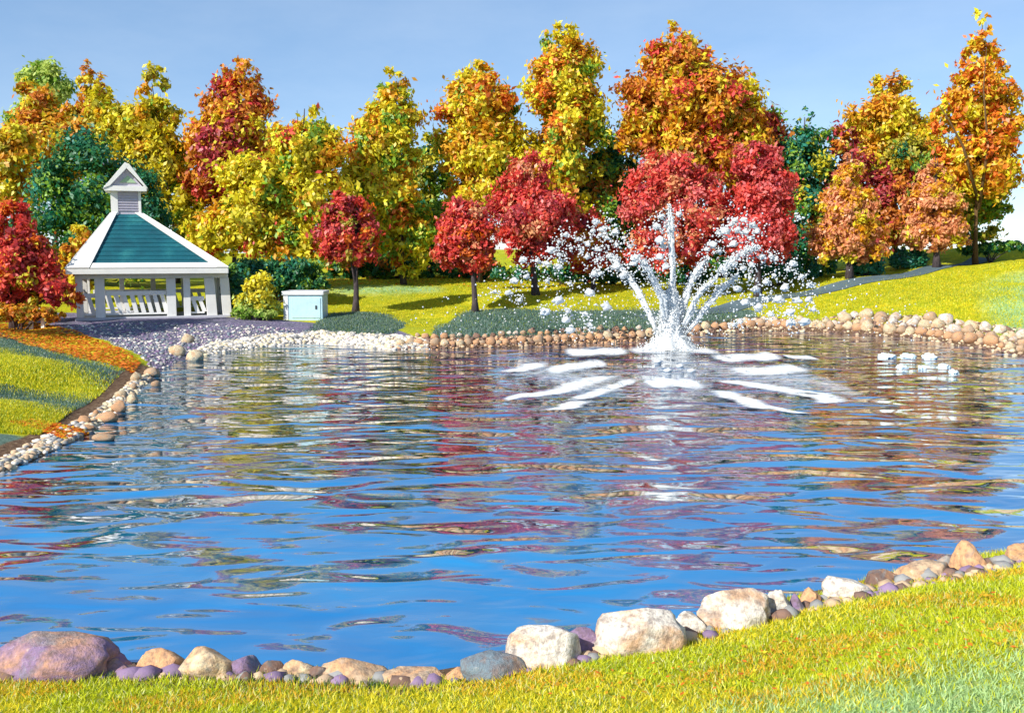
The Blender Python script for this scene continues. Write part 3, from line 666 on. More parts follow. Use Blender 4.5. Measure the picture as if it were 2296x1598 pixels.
MB().box(el + .02, er - .02, cyf - .28, cyb + .28, cz1, cz1 + .24).build('cap_band', M_WHITE, cup, .012)
zc = cz1 + .243
MB().prism([(el + .22, cyf - .12, zc), (er - .22, cyf - .12, zc), (ax_, cyf - .12, az_ - .28)], (0, cyb - cyf + .24, 0)).build('gable', M_LAV, cup)
gw = (er - el)
MB().prism([(ax_ - .22 * gw + .10, cyf - .16, zc + .16), (ax_ + .20 * gw + .05, cyf - .16, zc + .16), (ax_ + .05, cyf - .16, az_ - .62)], (0, .035, 0)).build('gable_panel', M_PALEGREEN, cup)
MB().prism([(el - .05, cyf - .32, zc - .14), (el + .28, cyf - .32, zc + .002), (ax_ + .0, cyf - .32, az_ - .30), (ax_ + .12, cyf - .32, az_ - .08), (ax_ - .05, cyf - .32, az_)], (0, cyb - cyf + .64, 0)).build('cap_slope', M_WHITE, cup, .01)
MB().prism([(er + .05, cyf - .317, zc - .12), (er - .13, cyf - .317, zc + .002), (ax_ + .004, cyf - .317, az_ - .27), (ax_ + .124, cyf - .317, az_ - .05)], (0, cyb - cyf + .634, 0)).build('cap_slope', M_WHITE, cup, .01)

# ------------------------------------------------------------------ pale blue utility box and little white rail
bo = at(680, 712, 47.6); bo.z = h1(bo.x, bo.y)
ub = empty('utility_box', bo, 'pale blue metal utility box with white lid beside the yellow shrub', 'utility box')
s_ = 47.6 / F; hw = 46 * s_; hh = at(680, 662, 47.6).z - bo.z
MB().box(-hw * .95, hw * .95, 0, 1.4, -.3, hh).build('cabinet', M_BOX, ub, .03)
MB().box(-hw * 1.03, hw * 1.03, -.08, 1.48, hh + .002, hh + .2).build('lid', M_BOXTOP, ub, .05)
MB().box(-hw * .55, hw * .85, -.03, .0 - .002, .12, hh - .12).build('door', M_BOX, ub, .01)
MB().box(hw * .6, hw * .68, -.06, -.032, hh * .45, hh * .6).build('handle', M_DARK, ub, .006)
MB().box(-hw * .95, -hw * .72, -.025, -.002, -.1, hh - .02).build('corner_panel', M_BOXTOP, ub, .008)
ro = at(88, 690, 44.0); ro.z = h1(ro.x, ro.y)
wr = empty('garden_rail', ro, 'short white two post rail in front of the red maple', 'railing')
sc_ = 44.0 / F
for dx in (-13, 14): MB().box(dx * sc_ - .07, dx * sc_ + .07, -.3 - .07, -.3 + .07, -.1, .85).build('post', M_WHITE, wr, .012)
MB().box(-24 * sc_, 28 * sc_, -.38, -.22, .853, .93).build('rail', M_WHITE, wr, .012)

# ------------------------------------------------------------------ stones
def stone_mesh(name, seed, sub=3, rough=.22, cuts=5, flat_=.75):
    bm = bmesh.new(); bmesh.ops.create_icosphere(bm, subdivisions=sub, radius=1.0)
    g = random.Random(seed); o = Vector((seed * 3.1, seed * 1.7, seed * .9))
    planes = []
    for i in range(cuts):
        n_ = Vector((g.gauss(0, 1), g.gauss(0, 1), abs(g.gauss(0, .8)))).normalized(); planes.append((n_, g.uniform(.62, .88)))
    for v_ in bm.verts:
        d = v_.co.normalized()
        r = 1 + rough * noise.fractal(d * 1.3 + o, 1.0, 2.0, 3) + rough * .18 * noise.fractal(d * 5 + o, 1.0, 2.0, 3)
        p = d * r
        for n_, k_ in planes:
            e = p.dot(n_) - k_
            if e > 0: p -= n_ * e * .96
        v_.co = p
    # normalise to a unit box
    xs_ = [v_.co.x for v_ in bm.verts]; ys_ = [v_.co.y for v_ in bm.verts]; zs_ = [v_.co.z for v_ in bm.verts]
    for v_ in bm.verts:
        v_.co.x = (v_.co.x - (max(xs_) + min(xs_)) / 2) / (max(xs_) - min(xs_)) * 2
        v_.co.y = (v_.co.y - (max(ys_) + min(ys_)) / 2) / (max(ys_) - min(ys_)) * 2
        v_.co.z = (v_.co.z - min(zs_)) / (max(zs_) - min(zs_)) * 2
    me = bpy.data.meshes.new(name); bm.to_mesh(me); bm.free()
    me.polygons.foreach_set('use_smooth', [True] * len(me.polygons)); me.materials.append(M_STONE)
    return me
def apply_scale(me, s):
    co = np.empty(len(me.vertices) * 3, np.float32); me.vertices.foreach_get('co', co)
    me.vertices.foreach_set('co', (co.reshape(-1, 3) * np.array(s, np.float32)).ravel()); me.update()
SC = dict(white=srgb(232, 222, 208), peach=srgb(222, 170, 124), tan=srgb(206, 176, 142), grey=srgb(150, 150, 148), violet=srgb(142, 118, 150), brown=srgb(126, 98, 84), slate=srgb(118, 134, 144), cream=srgb(226, 208, 170))
NEAR = [(-40, 262, 1417, 1526, 'violet', 'big purple grey boulder at the bottom left corner', 11),
        (207, 312, 1478, 1519, 'violet', 'small violet stone tucked against the big purple boulder', 12),
        (314, 412, 1453, 1513, 'peach', 'peach stone right of the small violet one', 13),
        (402, 518, 1448, 1524, 'cream', 'cream slab leaning down toward the grass', 14),
        (500, 588, 1470, 1519, 'violet', 'low mauve stone right of the cream slab', 15),
        (582, 640, 1480, 1520, 'brown', 'small brown stone beside the low mauve one', 16),
        (628, 698, 1483, 1522, 'cream', 'small cream and blue stone between two brown ones', 17),
        (690, 738, 1490, 1524, 'brown', 'small brown stone left of the wide peach and slate one', 18),
        (725, 872, 1480, 1535, 'tan', 'wide peach and slate stone at the lowest bend of the shore', 19),
        (862, 1004, 1498, 1540, 'tan', 'flat tan stone lowest in the picture', 20),
        (998, 1050, 1493, 1528, 'peach', 'little peach stone right of the flat tan one', 21),
        (1044, 1172, 1464, 1524, 'slate', 'long blue grey stone leading up to the white ones', 22),
        (1145, 1292, 1403, 1498, 'white', 'tall white stone with grey top, lowest of the white boulders', 23),
        (1268, 1346, 1404, 1472, 'violet', 'purple stone between two white boulders', 24),
        (1345, 1522, 1360, 1466, 'white', 'widest white topped boulder in the near row', 25),
        (1512, 1580, 1366, 1424, 'white', 'slim white stone between two big white boulders', 26),
        (1576, 1716, 1320, 1412, 'white', 'big white boulder second from the top of the white group', 27),
        (1714, 1776, 1321, 1383, 'white', 'round white stone with peach face right of the white boulders', 28),
        (1768, 1802, 1330, 1372, 'violet', 'tiny purple stone in the gap by the round white one', 29),
        (1796, 1838, 1317, 1359, 'peach', 'small peach stone beside the tiny purple one', 30),
        (1852, 1944, 1293, 1343, 'white', 'oval white and peach stone near the right of the row', 31),
        (1940, 2024, 1277, 1312, 'brown', 'flat grey brown stone right of the oval white one', 32),
        (2016, 2128, 1256, 1300, 'tan', 'long low tan stone before the angular rock', 33),
        (2094, 2150, 1242, 1278, 'grey', 'grey stone touching the angular rock', 34),
        (2140, 2268, 1200, 1278, 'peach', 'angular tan rock with a sharp peak at left', 35),
        (2262, 2340, 1214, 1262, 'peach', 'orange stone cut by the right picture edge', 36)]
for x0, x1, ty, by, colr, lab, sd in NEAR:
    b = ground_at((x0 + x1) / 2, by); Yb = b.y
    wd = (x1 - x0) * Yb / F / 2; dp = wd * .8 if wd < .4 else wd * .62
    cy_ = Yb + dp * .75; zt_ = at((x0 + x1) / 2, ty, cy_).z; z0 = min(h1(b.x, Yb), h1(b.x, cy_ + dp * .6), b.z) - .14
    cxw = (x0 + x1) / 2 - CX
    me = stone_mesh('stone', sd, 4, .22, {11: 2, 35: 9}.get(sd, 7))
    if sd == 35:
        co = np.empty(len(me.vertices) * 3, np.float32); me.vertices.foreach_get('co', co); co = co.reshape(-1, 3)
        co[:, 2] *= 0.5 + 0.5 * np.clip(1 - np.abs(co[:, 0] + .62) / .75, 0, 1); me.vertices.foreach_set('co', co.ravel())
    apply_scale(me, (wd * 1.27, dp, (zt_ - z0) / 2))
    o = link('stone', me, None, (cxw * cy_ / F * (cy_ * ct + .5) / cy_ if False else b.x * cy_ / Yb, cy_, z0))
    o.rotation_euler.z = 0; o.color = (*SC[colr], 1)
    tag(o, lab, 'stone', 'boulders along the near shore')
# filler pebbles and small stones between the near boulders are loose rubble, one mesh
SM = [stone_mesh('stone', 60 + i, 2 if i < 10 else 3, .25, 5) for i in range(10)]
def small_stone(px, py, rx, ry, colr, lab, grp, z_on=None, jit=.0):
    b = ground_at(px, py + ry * .6)
    k_ = b.y / F
    o = link('stone', SM[random.randrange(10)], None, (b.x, b.y + ry * k_, b.z - ry * k_ * .45))
    o.scale = (rx * k_, max(rx * .8, ry) * k_, ry * k_ * 1.15); o.rotation_euler.z = random.uniform(-.5, .5)
    c = SC[colr]; f_ = random.uniform(.85, 1.1); o.color = (*[min(.85, q * f_) for q in c], 1)
    return tag(o, lab, 'stone', grp)
LEFT = [(1490, 320, 50, 40, 'upper of three pale stones by the narrow inlet head'), (1400, 415, 70, 45, 'left of three pale stones by the narrow inlet head'),
        (1545, 460, 75, 48, 'right of three pale stones by the narrow inlet head, touching water'), (1210, 590, 80, 40, 'long tan stone below the orange leaf strip'),
        (1075, 625, 45, 40, 'squarish pale stone at the tip of the orange leaf strip'), (1235, 680, 40, 28, 'whitish stone at the water under the long tan stone'),
        (1060, 700, 32, 30, 'small round tan stone under the squarish pale one'), (955, 765, 52, 35, 'pale oval stone at the tip of the upper yellow lawn band'),
        (1050, 800, 55, 40, 'two toned stone at the water beside the pale oval one'), (935, 870, 65, 52, 'upright peach stone halfway along the left shore'),
        (840, 950, 95, 45, 'widest peach stone on the left shore'), (665, 970, 55, 36, 'cream stone left of the widest peach stone'),
        (760, 915, 30, 30, 'small cream stone above the widest peach stone'), (690, 1030, 62, 26, 'flat cream stone below the widest peach stone'),
        (815, 1110, 90, 34, 'flat pale stone standing in the water by the left shore')]
for cx_, cy_, rx, ry, lab in LEFT:
    small_stone(cx_ * .2805, 672.6 + cy_ * .2805, rx * .2805, ry * .2805, 'white' if 'white' in lab else ('peach' if 'peach' in lab else ('tan' if 'tan' in lab else 'cream')), lab, 'stones along the left shore')
# far shore edging
line1 = [(890, 774), (1000, 776), (1150, 771), (1300, 763), (1450, 756)]
line2 = [(1545, 742), (1700, 733), (1850, 737), (1980, 745), (2080, 753), (2180, 770), (2300, 792)]
def along(line, px):
    xs_ = [q[0] for q in line]; ys_ = [q[1] for q in line]; return float(np.interp(px, xs_, ys_))
CN = dict(peach='peach', tan='tan', cream='cream', white='white', brown='brown')
SEGS = [(975, 'where the white shingle ends'), (1060, 'below the tip of the yellow lawn'), (1140, 'below the small bright red tree'), (1250, 'below the larger red maple'), (1350, 'under the left arcs of spray'), (1480, 'just left of the fountain foot'),
        (1640, 'just right of the fountain foot'), (1760, 'under the right arcs of spray'), (1880, 'below the lower end of the path'), (1990, 'below the nearer salmon tree'), (2090, 'above the chain of foam clumps'), (2190, 'below the farther salmon tree'), (2400, 'near the right picture edge')]
def seg_name(px): return next(n_ for lim, n_ in SEGS if px < lim)
def far_row(line, x, xe, lo, hi, lift, cc, step, row, grp):
    while x < xe:
        r = random.uniform(lo, hi) * (.8 if 1540 < x < 1850 else 1)
        lf = lift * (.72 if 1540 < x < 1880 else 1)
        c_ = random.choice(cc)
        small_stone(x + r, along(line, x) - r * .4 - lf - (random.uniform(-4, 5) if lift else random.uniform(-1, 2)), r, r * random.uniform(.68, .85), c_, f'{CN[c_]} stone of the far {row} row {seg_name(x + r)}', grp)
        x += r * step
far_row(line1, 890, 1455, 8, 14, 0, ['peach', 'peach', 'tan', 'cream'], 1.75, 'waterline', 'far shore stones at the water left of the fountain')
far_row(line1, 930, 1440, 6, 10, 17, ['peach', 'white', 'brown', 'tan'], 2.3, 'upper', 'far shore upper row left of the fountain')
far_row(line2, 1548, 2300, 10, 17, 0, ['peach', 'peach', 'tan', 'cream'], 1.72, 'waterline', 'far shore stones at the water right of the fountain')
far_row(line2, 1650, 2290, 8, 17, 15, ['cream', 'white', 'tan'], 2.0, 'middle', 'middle row of stones on the right far shore')
far_row(line2, 1880, 2290, 9, 18, 29, ['white', 'white', 'cream', 'tan'], 2.1, 'top', 'top row of stones on the right far shore')
# loose pebbles: white shingle on the far left shore, rubble on the left bank, chips between the near boulders
ico_v = None
bm = bmesh.new(); bmesh.ops.create_icosphere(bm, subdivisions=1, radius=1); ico_v = np.array([tuple(v_.co) for v_ in bm.verts]); ico_f = np.array([[q.index for q in f_.verts] for f_ in bm.faces]); bm.free()
def blobs(name, P, R, cols, mat, flat_=.6, seed=1, wob=.25):
    g = np.random.default_rng(seed); n = len(P)
    V = ico_v[None] * (1 + g.uniform(-wob, wob, (n, len(ico_v), 1))) * (R[:, None, None] * np.array([1, 1, flat_]))
    th = g.uniform(0, 6.28, n); c_, s2 = np.cos(th), np.sin(th)
    V2 = V.copy(); V2[..., 0] = V[..., 0] * c_[:, None] - V[..., 1] * s2[:, None]; V2[..., 1] = V[..., 0] * s2[:, None] + V[..., 1] * c_[:, None]
    V2 += P[:, None, :]
    Fc = (ico_f[None] + (np.arange(n) * len(ico_v))[:, None, None]).reshape(-1, 3)
    return np_mesh(name, V2.reshape(-1, 3), 3, mat, None if cols is None else np.repeat(cols, len(ico_v), axis=0), True, Fc)
k = NT('pebble_stone'); a_ = k.n('ShaderNodeAttribute', attribute_name='Col'); v = k.coord('Object'); n1 = k.noise(v, 20, 4)
k.base(k.mix(k.ramp(n1, [(.4, (0, 0, 0)), (.8, (.4,) * 3)]), a_.outputs['Color'], srgb(120, 110, 110)), .85, .2); k.bump(n1, .4, .02); M_PEB = k.m
def pebbles(name, poly, n, r0, r1, pal, label, seed):
    g = np.random.default_rng(seed); xs_ = [p[0] for p in poly]; ys_ = [p[1] for p in poly]
    # sample in world space inside the polygon
    W = [ground_at(*p) for p in poly]; wp = [(q.x, q.y) for q in W]
    bx = (min(q[0] for q in wp), max(q[0] for q in wp), min(q[1] for q in wp), max(q[1] for q in wp))
    x_ = g.uniform(bx[0], bx[1], n * 8); y_ = g.uniform(bx[2], bx[3], n * 8); m = inpoly(x_, y_, wp)
    x_, y_ = x_[m][:n], y_[m][:n]; z_ = height(x_, y_); keep = z_ > -.08; x_, y_, z_ = x_[keep], y_[keep], z_[keep]
    R = r0 + (r1 - r0) * g.random(len(x_)) ** 2.2
    pc = np.array([SC[q] for q in pal]); cols_ = pc[g.integers(0, len(pal), len(x_))] * g.uniform(.8, 1.1, len(x_))[:, None]
    o = link(name, blobs(name, np.stack([x_, y_, z_ + R * .15], 1), R, np.clip(cols_, 0, .85), M_PEB, .65, seed))
    tag(o, label, 'pebbles', kind='stuff')
pebbles('pebbles', [(430, 790), (480, 768), (600, 752), (720, 742), (860, 752), (960, 764), (960, 784), (880, 786), (700, 772), (560, 784), (470, 798)], 5200, .035, .14, ['white', 'cream', 'white', 'grey'], 'white shingle along the far left shore', 41)
pebbles('pebbles', [(120, 735), (300, 722), (560, 730), (840, 742), (880, 760), (600, 752), (420, 790), (340, 845), (330, 810), (240, 765)], 3000, .02, .09, ['grey', 'violet', 'slate', 'white'], 'loose pale pebbles on the mauve gravel slope before the gazebo', 42)
pebbles('pebbles', [(-20, 1040), (90, 985), (200, 935), (300, 850), (345, 838), (300, 900), (220, 960), (120, 1010), (-20, 1075)], 1500, .03, .11, ['white', 'cream', 'tan', 'grey'], 'white rubble along the left water edge', 43)
pebbles('pebbles', [(0, 1500), (300, 1505), (650, 1512), (950, 1528), (1120, 1498), (1300, 1462), (1500, 1428), (1700, 1380), (1850, 1345), (2050, 1300), (2296, 1250), (2296, 1270), (2050, 1318), (1850, 1362), (1700, 1402), (1500, 1452), (1300, 1486), (1120, 1518), (950, 1542), (650, 1528), (300, 1522), (0, 1524)],
        520, .03, .14, ['brown', 'tan', 'tan', 'violet', 'grey'], 'small brown stones between the near boulders', 44)
pebbles('pebbles', [(880, 788), (1000, 788), (1150, 783), (1300, 775), (1450, 768), (1450, 742), (1300, 748), (1150, 755), (1000, 760), (880, 760)], 1800, .03, .12, ['brown', 'tan', 'peach', 'brown'], 'small tan stones filling the far edging left of the fountain', 45)
pebbles('pebbles', [(1545, 752), (1700, 743), (1850, 747), (1980, 754), (2080, 762), (2180, 780), (2300, 802), (2300, 740), (2180, 722), (2050, 708), (1900, 708), (1700, 722), (1545, 735)], 2600, .03, .13, ['brown', 'tan', 'cream', 'brown'], 'small cream stones filling the far edging right of the fountain', 46)

# ------------------------------------------------------------------ fountain
fb = flat(1503, 783); FY = fb.y
ft = empty('fountain', fb, 'white fountain with one upright jet and fanning arcs of spray', 'fountain')
def Q(cx_, cy_, dy=0.0): return at(1093 + cx_ * .3418, 420.4 + cy_ * .3418, FY + dy) - fb
kf = FY / F * .3418
def jet(poly, wd, seed, taper=.8):
    g = random.Random(seed); pts = []; rad = []
    for i in range(len(poly) - 1):
        a, b = Q(*poly[i]), Q(*poly[i + 1])
        for t in np.linspace(0, 1, 9)[:-1]: pts.append(a.lerp(b, float(t)))
    pts.append(Q(*poly[-1])); n = len(pts)
    # smooth the polyline
    for _ in range(3): pts = [pts[0]] + [(pts[i - 1] + pts[i] * 2 + pts[i + 1]) / 4 for i in range(1, n - 1)] + [pts[-1]]
    pts = [p + Vector((g.gauss(0, .018), g.gauss(0, .018), 0)) for p in pts]
    for i in range(n):
        u = i / (n - 1); e = min(1, (1 - u) * 6 + .35)
        rad.append(wd * 1.05 * kf / 2 * (1 - (1 - taper) * u) * g.uniform(.90, 1.10) * e)
    mb = MB()
    for q in range(9):                                   # a jet is a bundle of wavering strands
        ph = g.uniform(0, 6.28); w_ = g.uniform(.25, .85); f_ = g.uniform(3, 8); i0_ = g.randrange(0, max(1, n // 5)); i1_ = n - g.randrange(0, max(1, n // 4))
        sp_ = [pts[i] + Vector((math.cos(ph + f_ * i / n), .8 * math.sin(ph * 2 + f_ * i / n), .3 * math.sin(ph + 5 * i / n))) * (rad[i] * w_ * (.5 + .8 * i / n)) for i in range(i0_, i1_)]
        m_ = len(sp_); mb.tube(sp_, [max(.006, rad[i0_ + i] * .6 * g.uniform(.7, 1.2) * min(1, (m_ - i) / 6 + .1)) for i in range(m_)], 6)
    o = mb.build('jet', M_FOAM, ft, smooth=True)
    # broken water clinging to the jet
    gg = np.random.default_rng(seed); m = 420
    idx = gg.integers(0, n, m); P = np.array([tuple(pts[i]) for i in idx]); rr = np.array([rad[i] for i in idx])
    P += gg.normal(size=(m, 3)) * rr[:, None] * 1.15
    link('spray', blobs('spray', P, gg.uniform(.012, .04, m), None, M_FOAM, 1.0, seed), o)['kind'] = 'stuff'
jet([(1215, 960, 0), (1220, 600, 0), (1205, 300, 0), (1190, 120, 0)], 42, 1)
jet([(1185, 960, 0), (1150, 720, -.5), (1080, 580, -.9), (1000, 455, -1.2)], 46, 2)
jet([(1120, 960, 0), (1030, 760, .4), (955, 625, .7), (860, 510, 1.0), (790, 440, 1.2)], 44, 3)
jet([(1245, 930, 0), (1300, 700, .4), (1370, 560, .8), (1440, 460, 1.1)], 46, 4)
jet([(1270, 940, 0), (1390, 690, -.5), (1500, 590, -.9)], 38, 5)
jet([(1525, 560, -1.0), (1590, 500, -1.2), (1640, 450, -1.4)], 36, 6)
jet([(1300, 960, 0), (1450, 760, -.2), (1545, 655, -.4), (1640, 580, -.5)], 40, 7)
jet([(1670, 430, .4), (1725, 405, .5), (1780, 393, .6)], 30, 8)
# boiling foot of the fountain
prof = [(0, 1.0), (.12, .9), (.3, .66), (.55, .46), (.9, .38), (1.4, .34), (1.9, .28), (2.3, .18), (2.5, .06)]
fv = []; ff = []; SEG = 28; zz = np.linspace(0, 2.45, 22)
for i, z_ in enumerate(zz):
    r0 = float(np.interp(z_, [q[0] for q in prof], [q[1] for q in prof]))
    for j in range(SEG):
        th = 6.2832 * j / SEG; q = noise.fractal(Vector((math.cos(th) * 2.2, math.sin(th) * 2.2, z_ * 1.1)), 1.0, 2.0, 4)
        r = r0 * (1 + .30 * q); fv.append((r * math.cos(th) * 1.1, r * math.sin(th), z_ + .12 * q))
for i in range(len(zz) - 1):
    for j in range(SEG): j2 = (j + 1) % SEG; ff.append((i * SEG + j, i * SEG + j2, (i + 1) * SEG + j2, (i + 1) * SEG + j))
ff.append(tuple((len(zz) - 1) * SEG + j for j in range(SEG)))
foot = link('foaming_foot', new_mesh('foaming_foot', fv, ff, M_FOAM, True), ft)
gg = np.random.default_rng(5); m = 1500
hgt_ = gg.random(m) ** 1.4 * 2.6; th_ = gg.uniform(0, 6.28, m); rad_ = np.interp(hgt_, [q[0] for q in prof], [q[1] for q in prof]) * gg.uniform(.85, 1.3, m) ** 1.4
P = np.stack([rad_ * np.cos(th_) * 1.1, rad_ * np.sin(th_), hgt_], 1)
link('spray', blobs('spray', P, gg.uniform(.012, .04, m), None, M_FOAM, 1.0, 5), foot)['kind'] = 'stuff'
# drops
drop_me = []
for i in range(8):
    bm = bmesh.new(); bmesh.ops.create_icosphere(bm, subdivisions=3, radius=1.0); o_ = Vector((i * 4.3, i * 2.1, 1))
    for v_ in bm.verts:
        d = v_.co.normalized(); r = .85 + .42 * noise.fractal(d * 1.3 + o_, 1.0, 2.0, 4)
        v_.co = Vector((d.x * r * 1.15, d.y * r * .8, d.z * r * .85))
    me = bpy.data.meshes.new('droplet'); bm.to_mesh(me); bm.free(); me.polygons.foreach_set('use_smooth', [True] * len(me.polygons)); me.materials.append(M_FOAM); drop_me.append(me)
DROPS = [(1140, 190, 28, -.1), (1255, 175, 32, .1), (1110, 255, 34, 0), (1170, 255, 22, 0), (1130, 345, 42, -.2), (1150, 385, 26, 0), (1130, 455, 40, .2), (1170, 520, 30, 0),
         (710, 225, 36, .9), (800, 210, 14, .9), (760, 275, 36, 1), (690, 285, 24, 1), (840, 290, 30, 1), (785, 330, 24, .8), (740, 310, 22, .8), (845, 375, 24, .7), (895, 330, 20, .7), (935, 385, 24, .5),
         (515, 310, 30, 1.2), (470, 355, 18, 1.2), (595, 340, 24, 1), (655, 370, 34, 1), (725, 405, 30, .9), (550, 400, 20, 1.1), (610, 405, 14, 1), (420, 410, 44, 1.4), (470, 440, 24, 1.3), (655, 455, 30, 1), (725, 470, 18, .8),
         (235, 475, 36, 1.6), (325, 480, 24, 1.5), (385, 500, 32, 1.5), (470, 520, 34, 1.2), (480, 470, 16, 1.2), (970, 465, 38, -.9), (1030, 490, 34, -.9), (960, 500, 26, .5), (830, 470, 34, .9), (800, 450, 28, .9), (840, 520, 38, .8), (700, 565, 36, .6), (740, 560, 24, .6), (890, 580, 40, .5),
         (175, 610, 40, 1.7), (255, 585, 28, 1.6), (395, 615, 24, 1.4), (140, 690, 34, 1.8), (210, 740, 24, 1.7), (45, 685, 20, 1.9), (540, 630, 22, 1), (670, 690, 46, .6), (465, 740, 46, -.8), (530, 810, 30, -.8), (380, 815, 42, -1), (515, 868, 40, -.8), (640, 830, 26, -.6), (780, 780, 44, -.4), (670, 900, 30, -.6), (545, 935, 38, -.8),
         (1480, 375, 44, .9), (1440, 405, 26, .9), (1525, 420, 22, .7), (1555, 285, 48, 1), (1520, 300, 24, 1), (1620, 215, 30, 1.2), (1680, 210, 30, 1.2), (1640, 280, 36, 1.1), (1690, 290, 36, 1.2), (1740, 250, 36, 1.3), (1770, 285, 34, 1.3), (1730, 330, 26, 1.2), (1615, 370, 40, .8), (1600, 245, 26, 1.2),
         (1680, 530, 32, .4), (1730, 505, 30, .4), (1800, 455, 34, .6), (1860, 450, 30, .7), (1890, 470, 24, .7), (2005, 500, 40, .9), (2040, 195, 20, 1.5), (1970, 540, 20, .8), (1880, 575, 24, .6), (1830, 620, 32, .5), (1720, 590, 20, .3), (2060, 585, 26, .9), (2120, 640, 34, 1),
         (1640, 665, 38, .2), (1760, 670, 38, .3), (1950, 655, 46, .6), (1690, 750, 38, -.3), (1775, 790, 46, -.5), (1830, 730, 26, -.3), (1910, 735, 42, -.2), (1860, 830, 28, -.6), (2030, 740, 38, -.1), (2110, 735, 36, 0), (1980, 820, 40, -.5), (1990, 885, 40, -.7), (2140, 800, 26, -.3), (2080, 880, 44, -.6), (1620, 900, 26, -.8), (1660, 880, 24, -.8)]
for i, (cx_, cy_, r, dy) in enumerate(DROPS):
    p = Q(cx_, cy_, dy * 1.2); o = link('droplet', drop_me[i % 8], ft, p); s = r * kf * .88
    o.scale = (s, s, s * .85); o.rotation_euler.z = i * 1.3
gg = np.random.default_rng(8); PP = []
for cx_, cy_, r, dy in DROPS:
    c = np.array(tuple(Q(cx_, cy_, dy * 1.2))); PP.append(c + gg.normal(size=(26, 3)) * r * kf * np.array([1.1, .9, 1.1]))
PP = np.concatenate(PP)
link('fine_spray', blobs('fine_spray', PP, gg.uniform(.012, .05, len(PP)), None, M_FOAM, 1.0, 8), ft)['kind'] = 'stuff'
gg = np.random.default_rng(9); m = 700
ang = gg.uniform(0, 6.28, m); rr_ = gg.uniform(1.5, 11, m); hh_ = np.clip(5.2 * (1 - (rr_ / 12.5) ** 2) * gg.random(m) ** .6, .1, 9)
P = np.stack([rr_ * np.cos(ang), rr_ * np.sin(ang) * .35, hh_], 1)
link('fine_spray', blobs('fine_spray', P, gg.uniform(.012, .045, m), None, M_FOAM, 1.0, 9), ft)['kind'] = 'stuff'
# streaks of broken white water where the arcs land
def film(A_, B_, half, seed, mat, org_, amp=1.0):
    """a thin broken film of foam lying on the water between A_ and B_; Col fades toward its margins"""
    g_ = random.Random(seed); V = []; C2 = []; Fc = []; NU, NV = 44, 12
    d = (B_ - A_); nrm_ = Vector((-d.y, d.x, 0)).normalized()
    if abs(d.y) > 1.2 * abs(d.x): nrm_ = Vector((1, 0, 0)); half *= .55
    else: nrm_ = Vector((0, 1, 0))
    o_ = Vector((seed * 1.37, seed * .71, 0))
    for i in range(NU + 1):
        u = i / NU
        for j in range(NV + 1):
            v_ = j / NV * 2 - 1
            p = A_.lerp(B_, -.06 + 1.12 * u) + nrm_ * (half * v_)
            p += nrm_ * (.5 * half * noise.noise(Vector((u * 3, 0, 0)) + o_))
            V.append((p.x - org_.x, p.y - org_.y, .012 + .02 * max(0, noise.noise(Vector((p.x * 2, p.y * 2, 0)) + o_)) - org_.z))
            f_ = max(0, 1 - abs(v_) ** 1.8) * min(1, min(u, 1 - u) * 6) * amp; C2.append((f_, f_, f_))
    for i in range(NU):
        for j in range(NV): q = i * (NV + 1) + j; Fc.append((q, q + NV + 1, q + NV + 2, q + 1))
    return np_mesh('foam', np.array(V), 4, mat, np.array(C2), True, Fc)
def film_material(name, col):
    global k
    k = NT(name); a_ = k.n('ShaderNodeAttribute', attribute_name='Col'); g_ = k.n('ShaderNodeNewGeometry')
    mp_ = k.n('ShaderNodeMapping'); mp_.inputs['Scale'].default_value = (1.0, 1.7, 1); k.l(g_.outputs['Position'], mp_.inputs['Vector'])
    f1_ = k.noise(mp_.outputs['Vector'], 2.2, 9, .8, .5)
    sm = k.n('ShaderNodeMath', operation='MULTIPLY_ADD'); sm.inputs[1].default_value = .5; k.l(a_.outputs['Fac'], sm.inputs[0]); k.l(f1_, sm.inputs[2])
    al = k.ramp(sm.outputs[0], [(.70, (0, 0, 0)), (.86, (.45,) * 3), (1.12, (.97,) * 3)])
    k.base(col, .6, .3); k.l(al, k.b.inputs['Alpha']); k.bump(f1_, .4, .05); return k.m
M_FILM = film_material('foam_film', (.86, .88, .88)); M_FILM2 = film_material('pale_foam_film', (.66, .80, .83))
STREAK = [((500, 1085), (930, 1072), 44), ((370, 1205), (790, 1150), 42), ((340, 1375), (780, 1235), 44), ((100, 1385), (390, 1350), 24), ((420, 1465), (640, 1400), 40), ((600, 1400), (950, 1255), 30),
          ((1010, 1275), (1430, 1300), 56), ((1480, 1125), (1920, 1100), 40), ((1610, 1215), (2110, 1192), 46), ((1560, 1262), (2296, 1390), 52), ((1500, 1330), (1850, 1460), 42), ((1950, 1110), (2160, 1120), 22), ((190, 1215), (330, 1150), 30), ((2100, 1340), (2290, 1420), 44), ((1700, 1420), (2100, 1490), 26)]
def Wp(cx_, cy_): return flat(1093 + cx_ * .3418, 420.4 + cy_ * .3418)
for i, (a, b, wd) in enumerate(STREAK):
    g_ = np.random.default_rng(200 + i); A_, B_ = Wp(*a), Wp(*b); mid = (A_ + B_) / 2
    half = (Wp((a[0] + b[0]) / 2, (a[1] + b[1]) / 2 - wd / 2).y - Wp((a[0] + b[0]) / 2, (a[1] + b[1]) / 2 + wd / 2).y) / 2
    link('foam_streak', film(A_, B_, half * 1.75, 200 + i, M_FILM, fb, 1.2), ft)
link('foam_ring', film(fb - Vector((1.9, .2, 0)), fb + Vector((1.9, -.2, 0)), 1.9, 333, M_FILM, fb), ft)
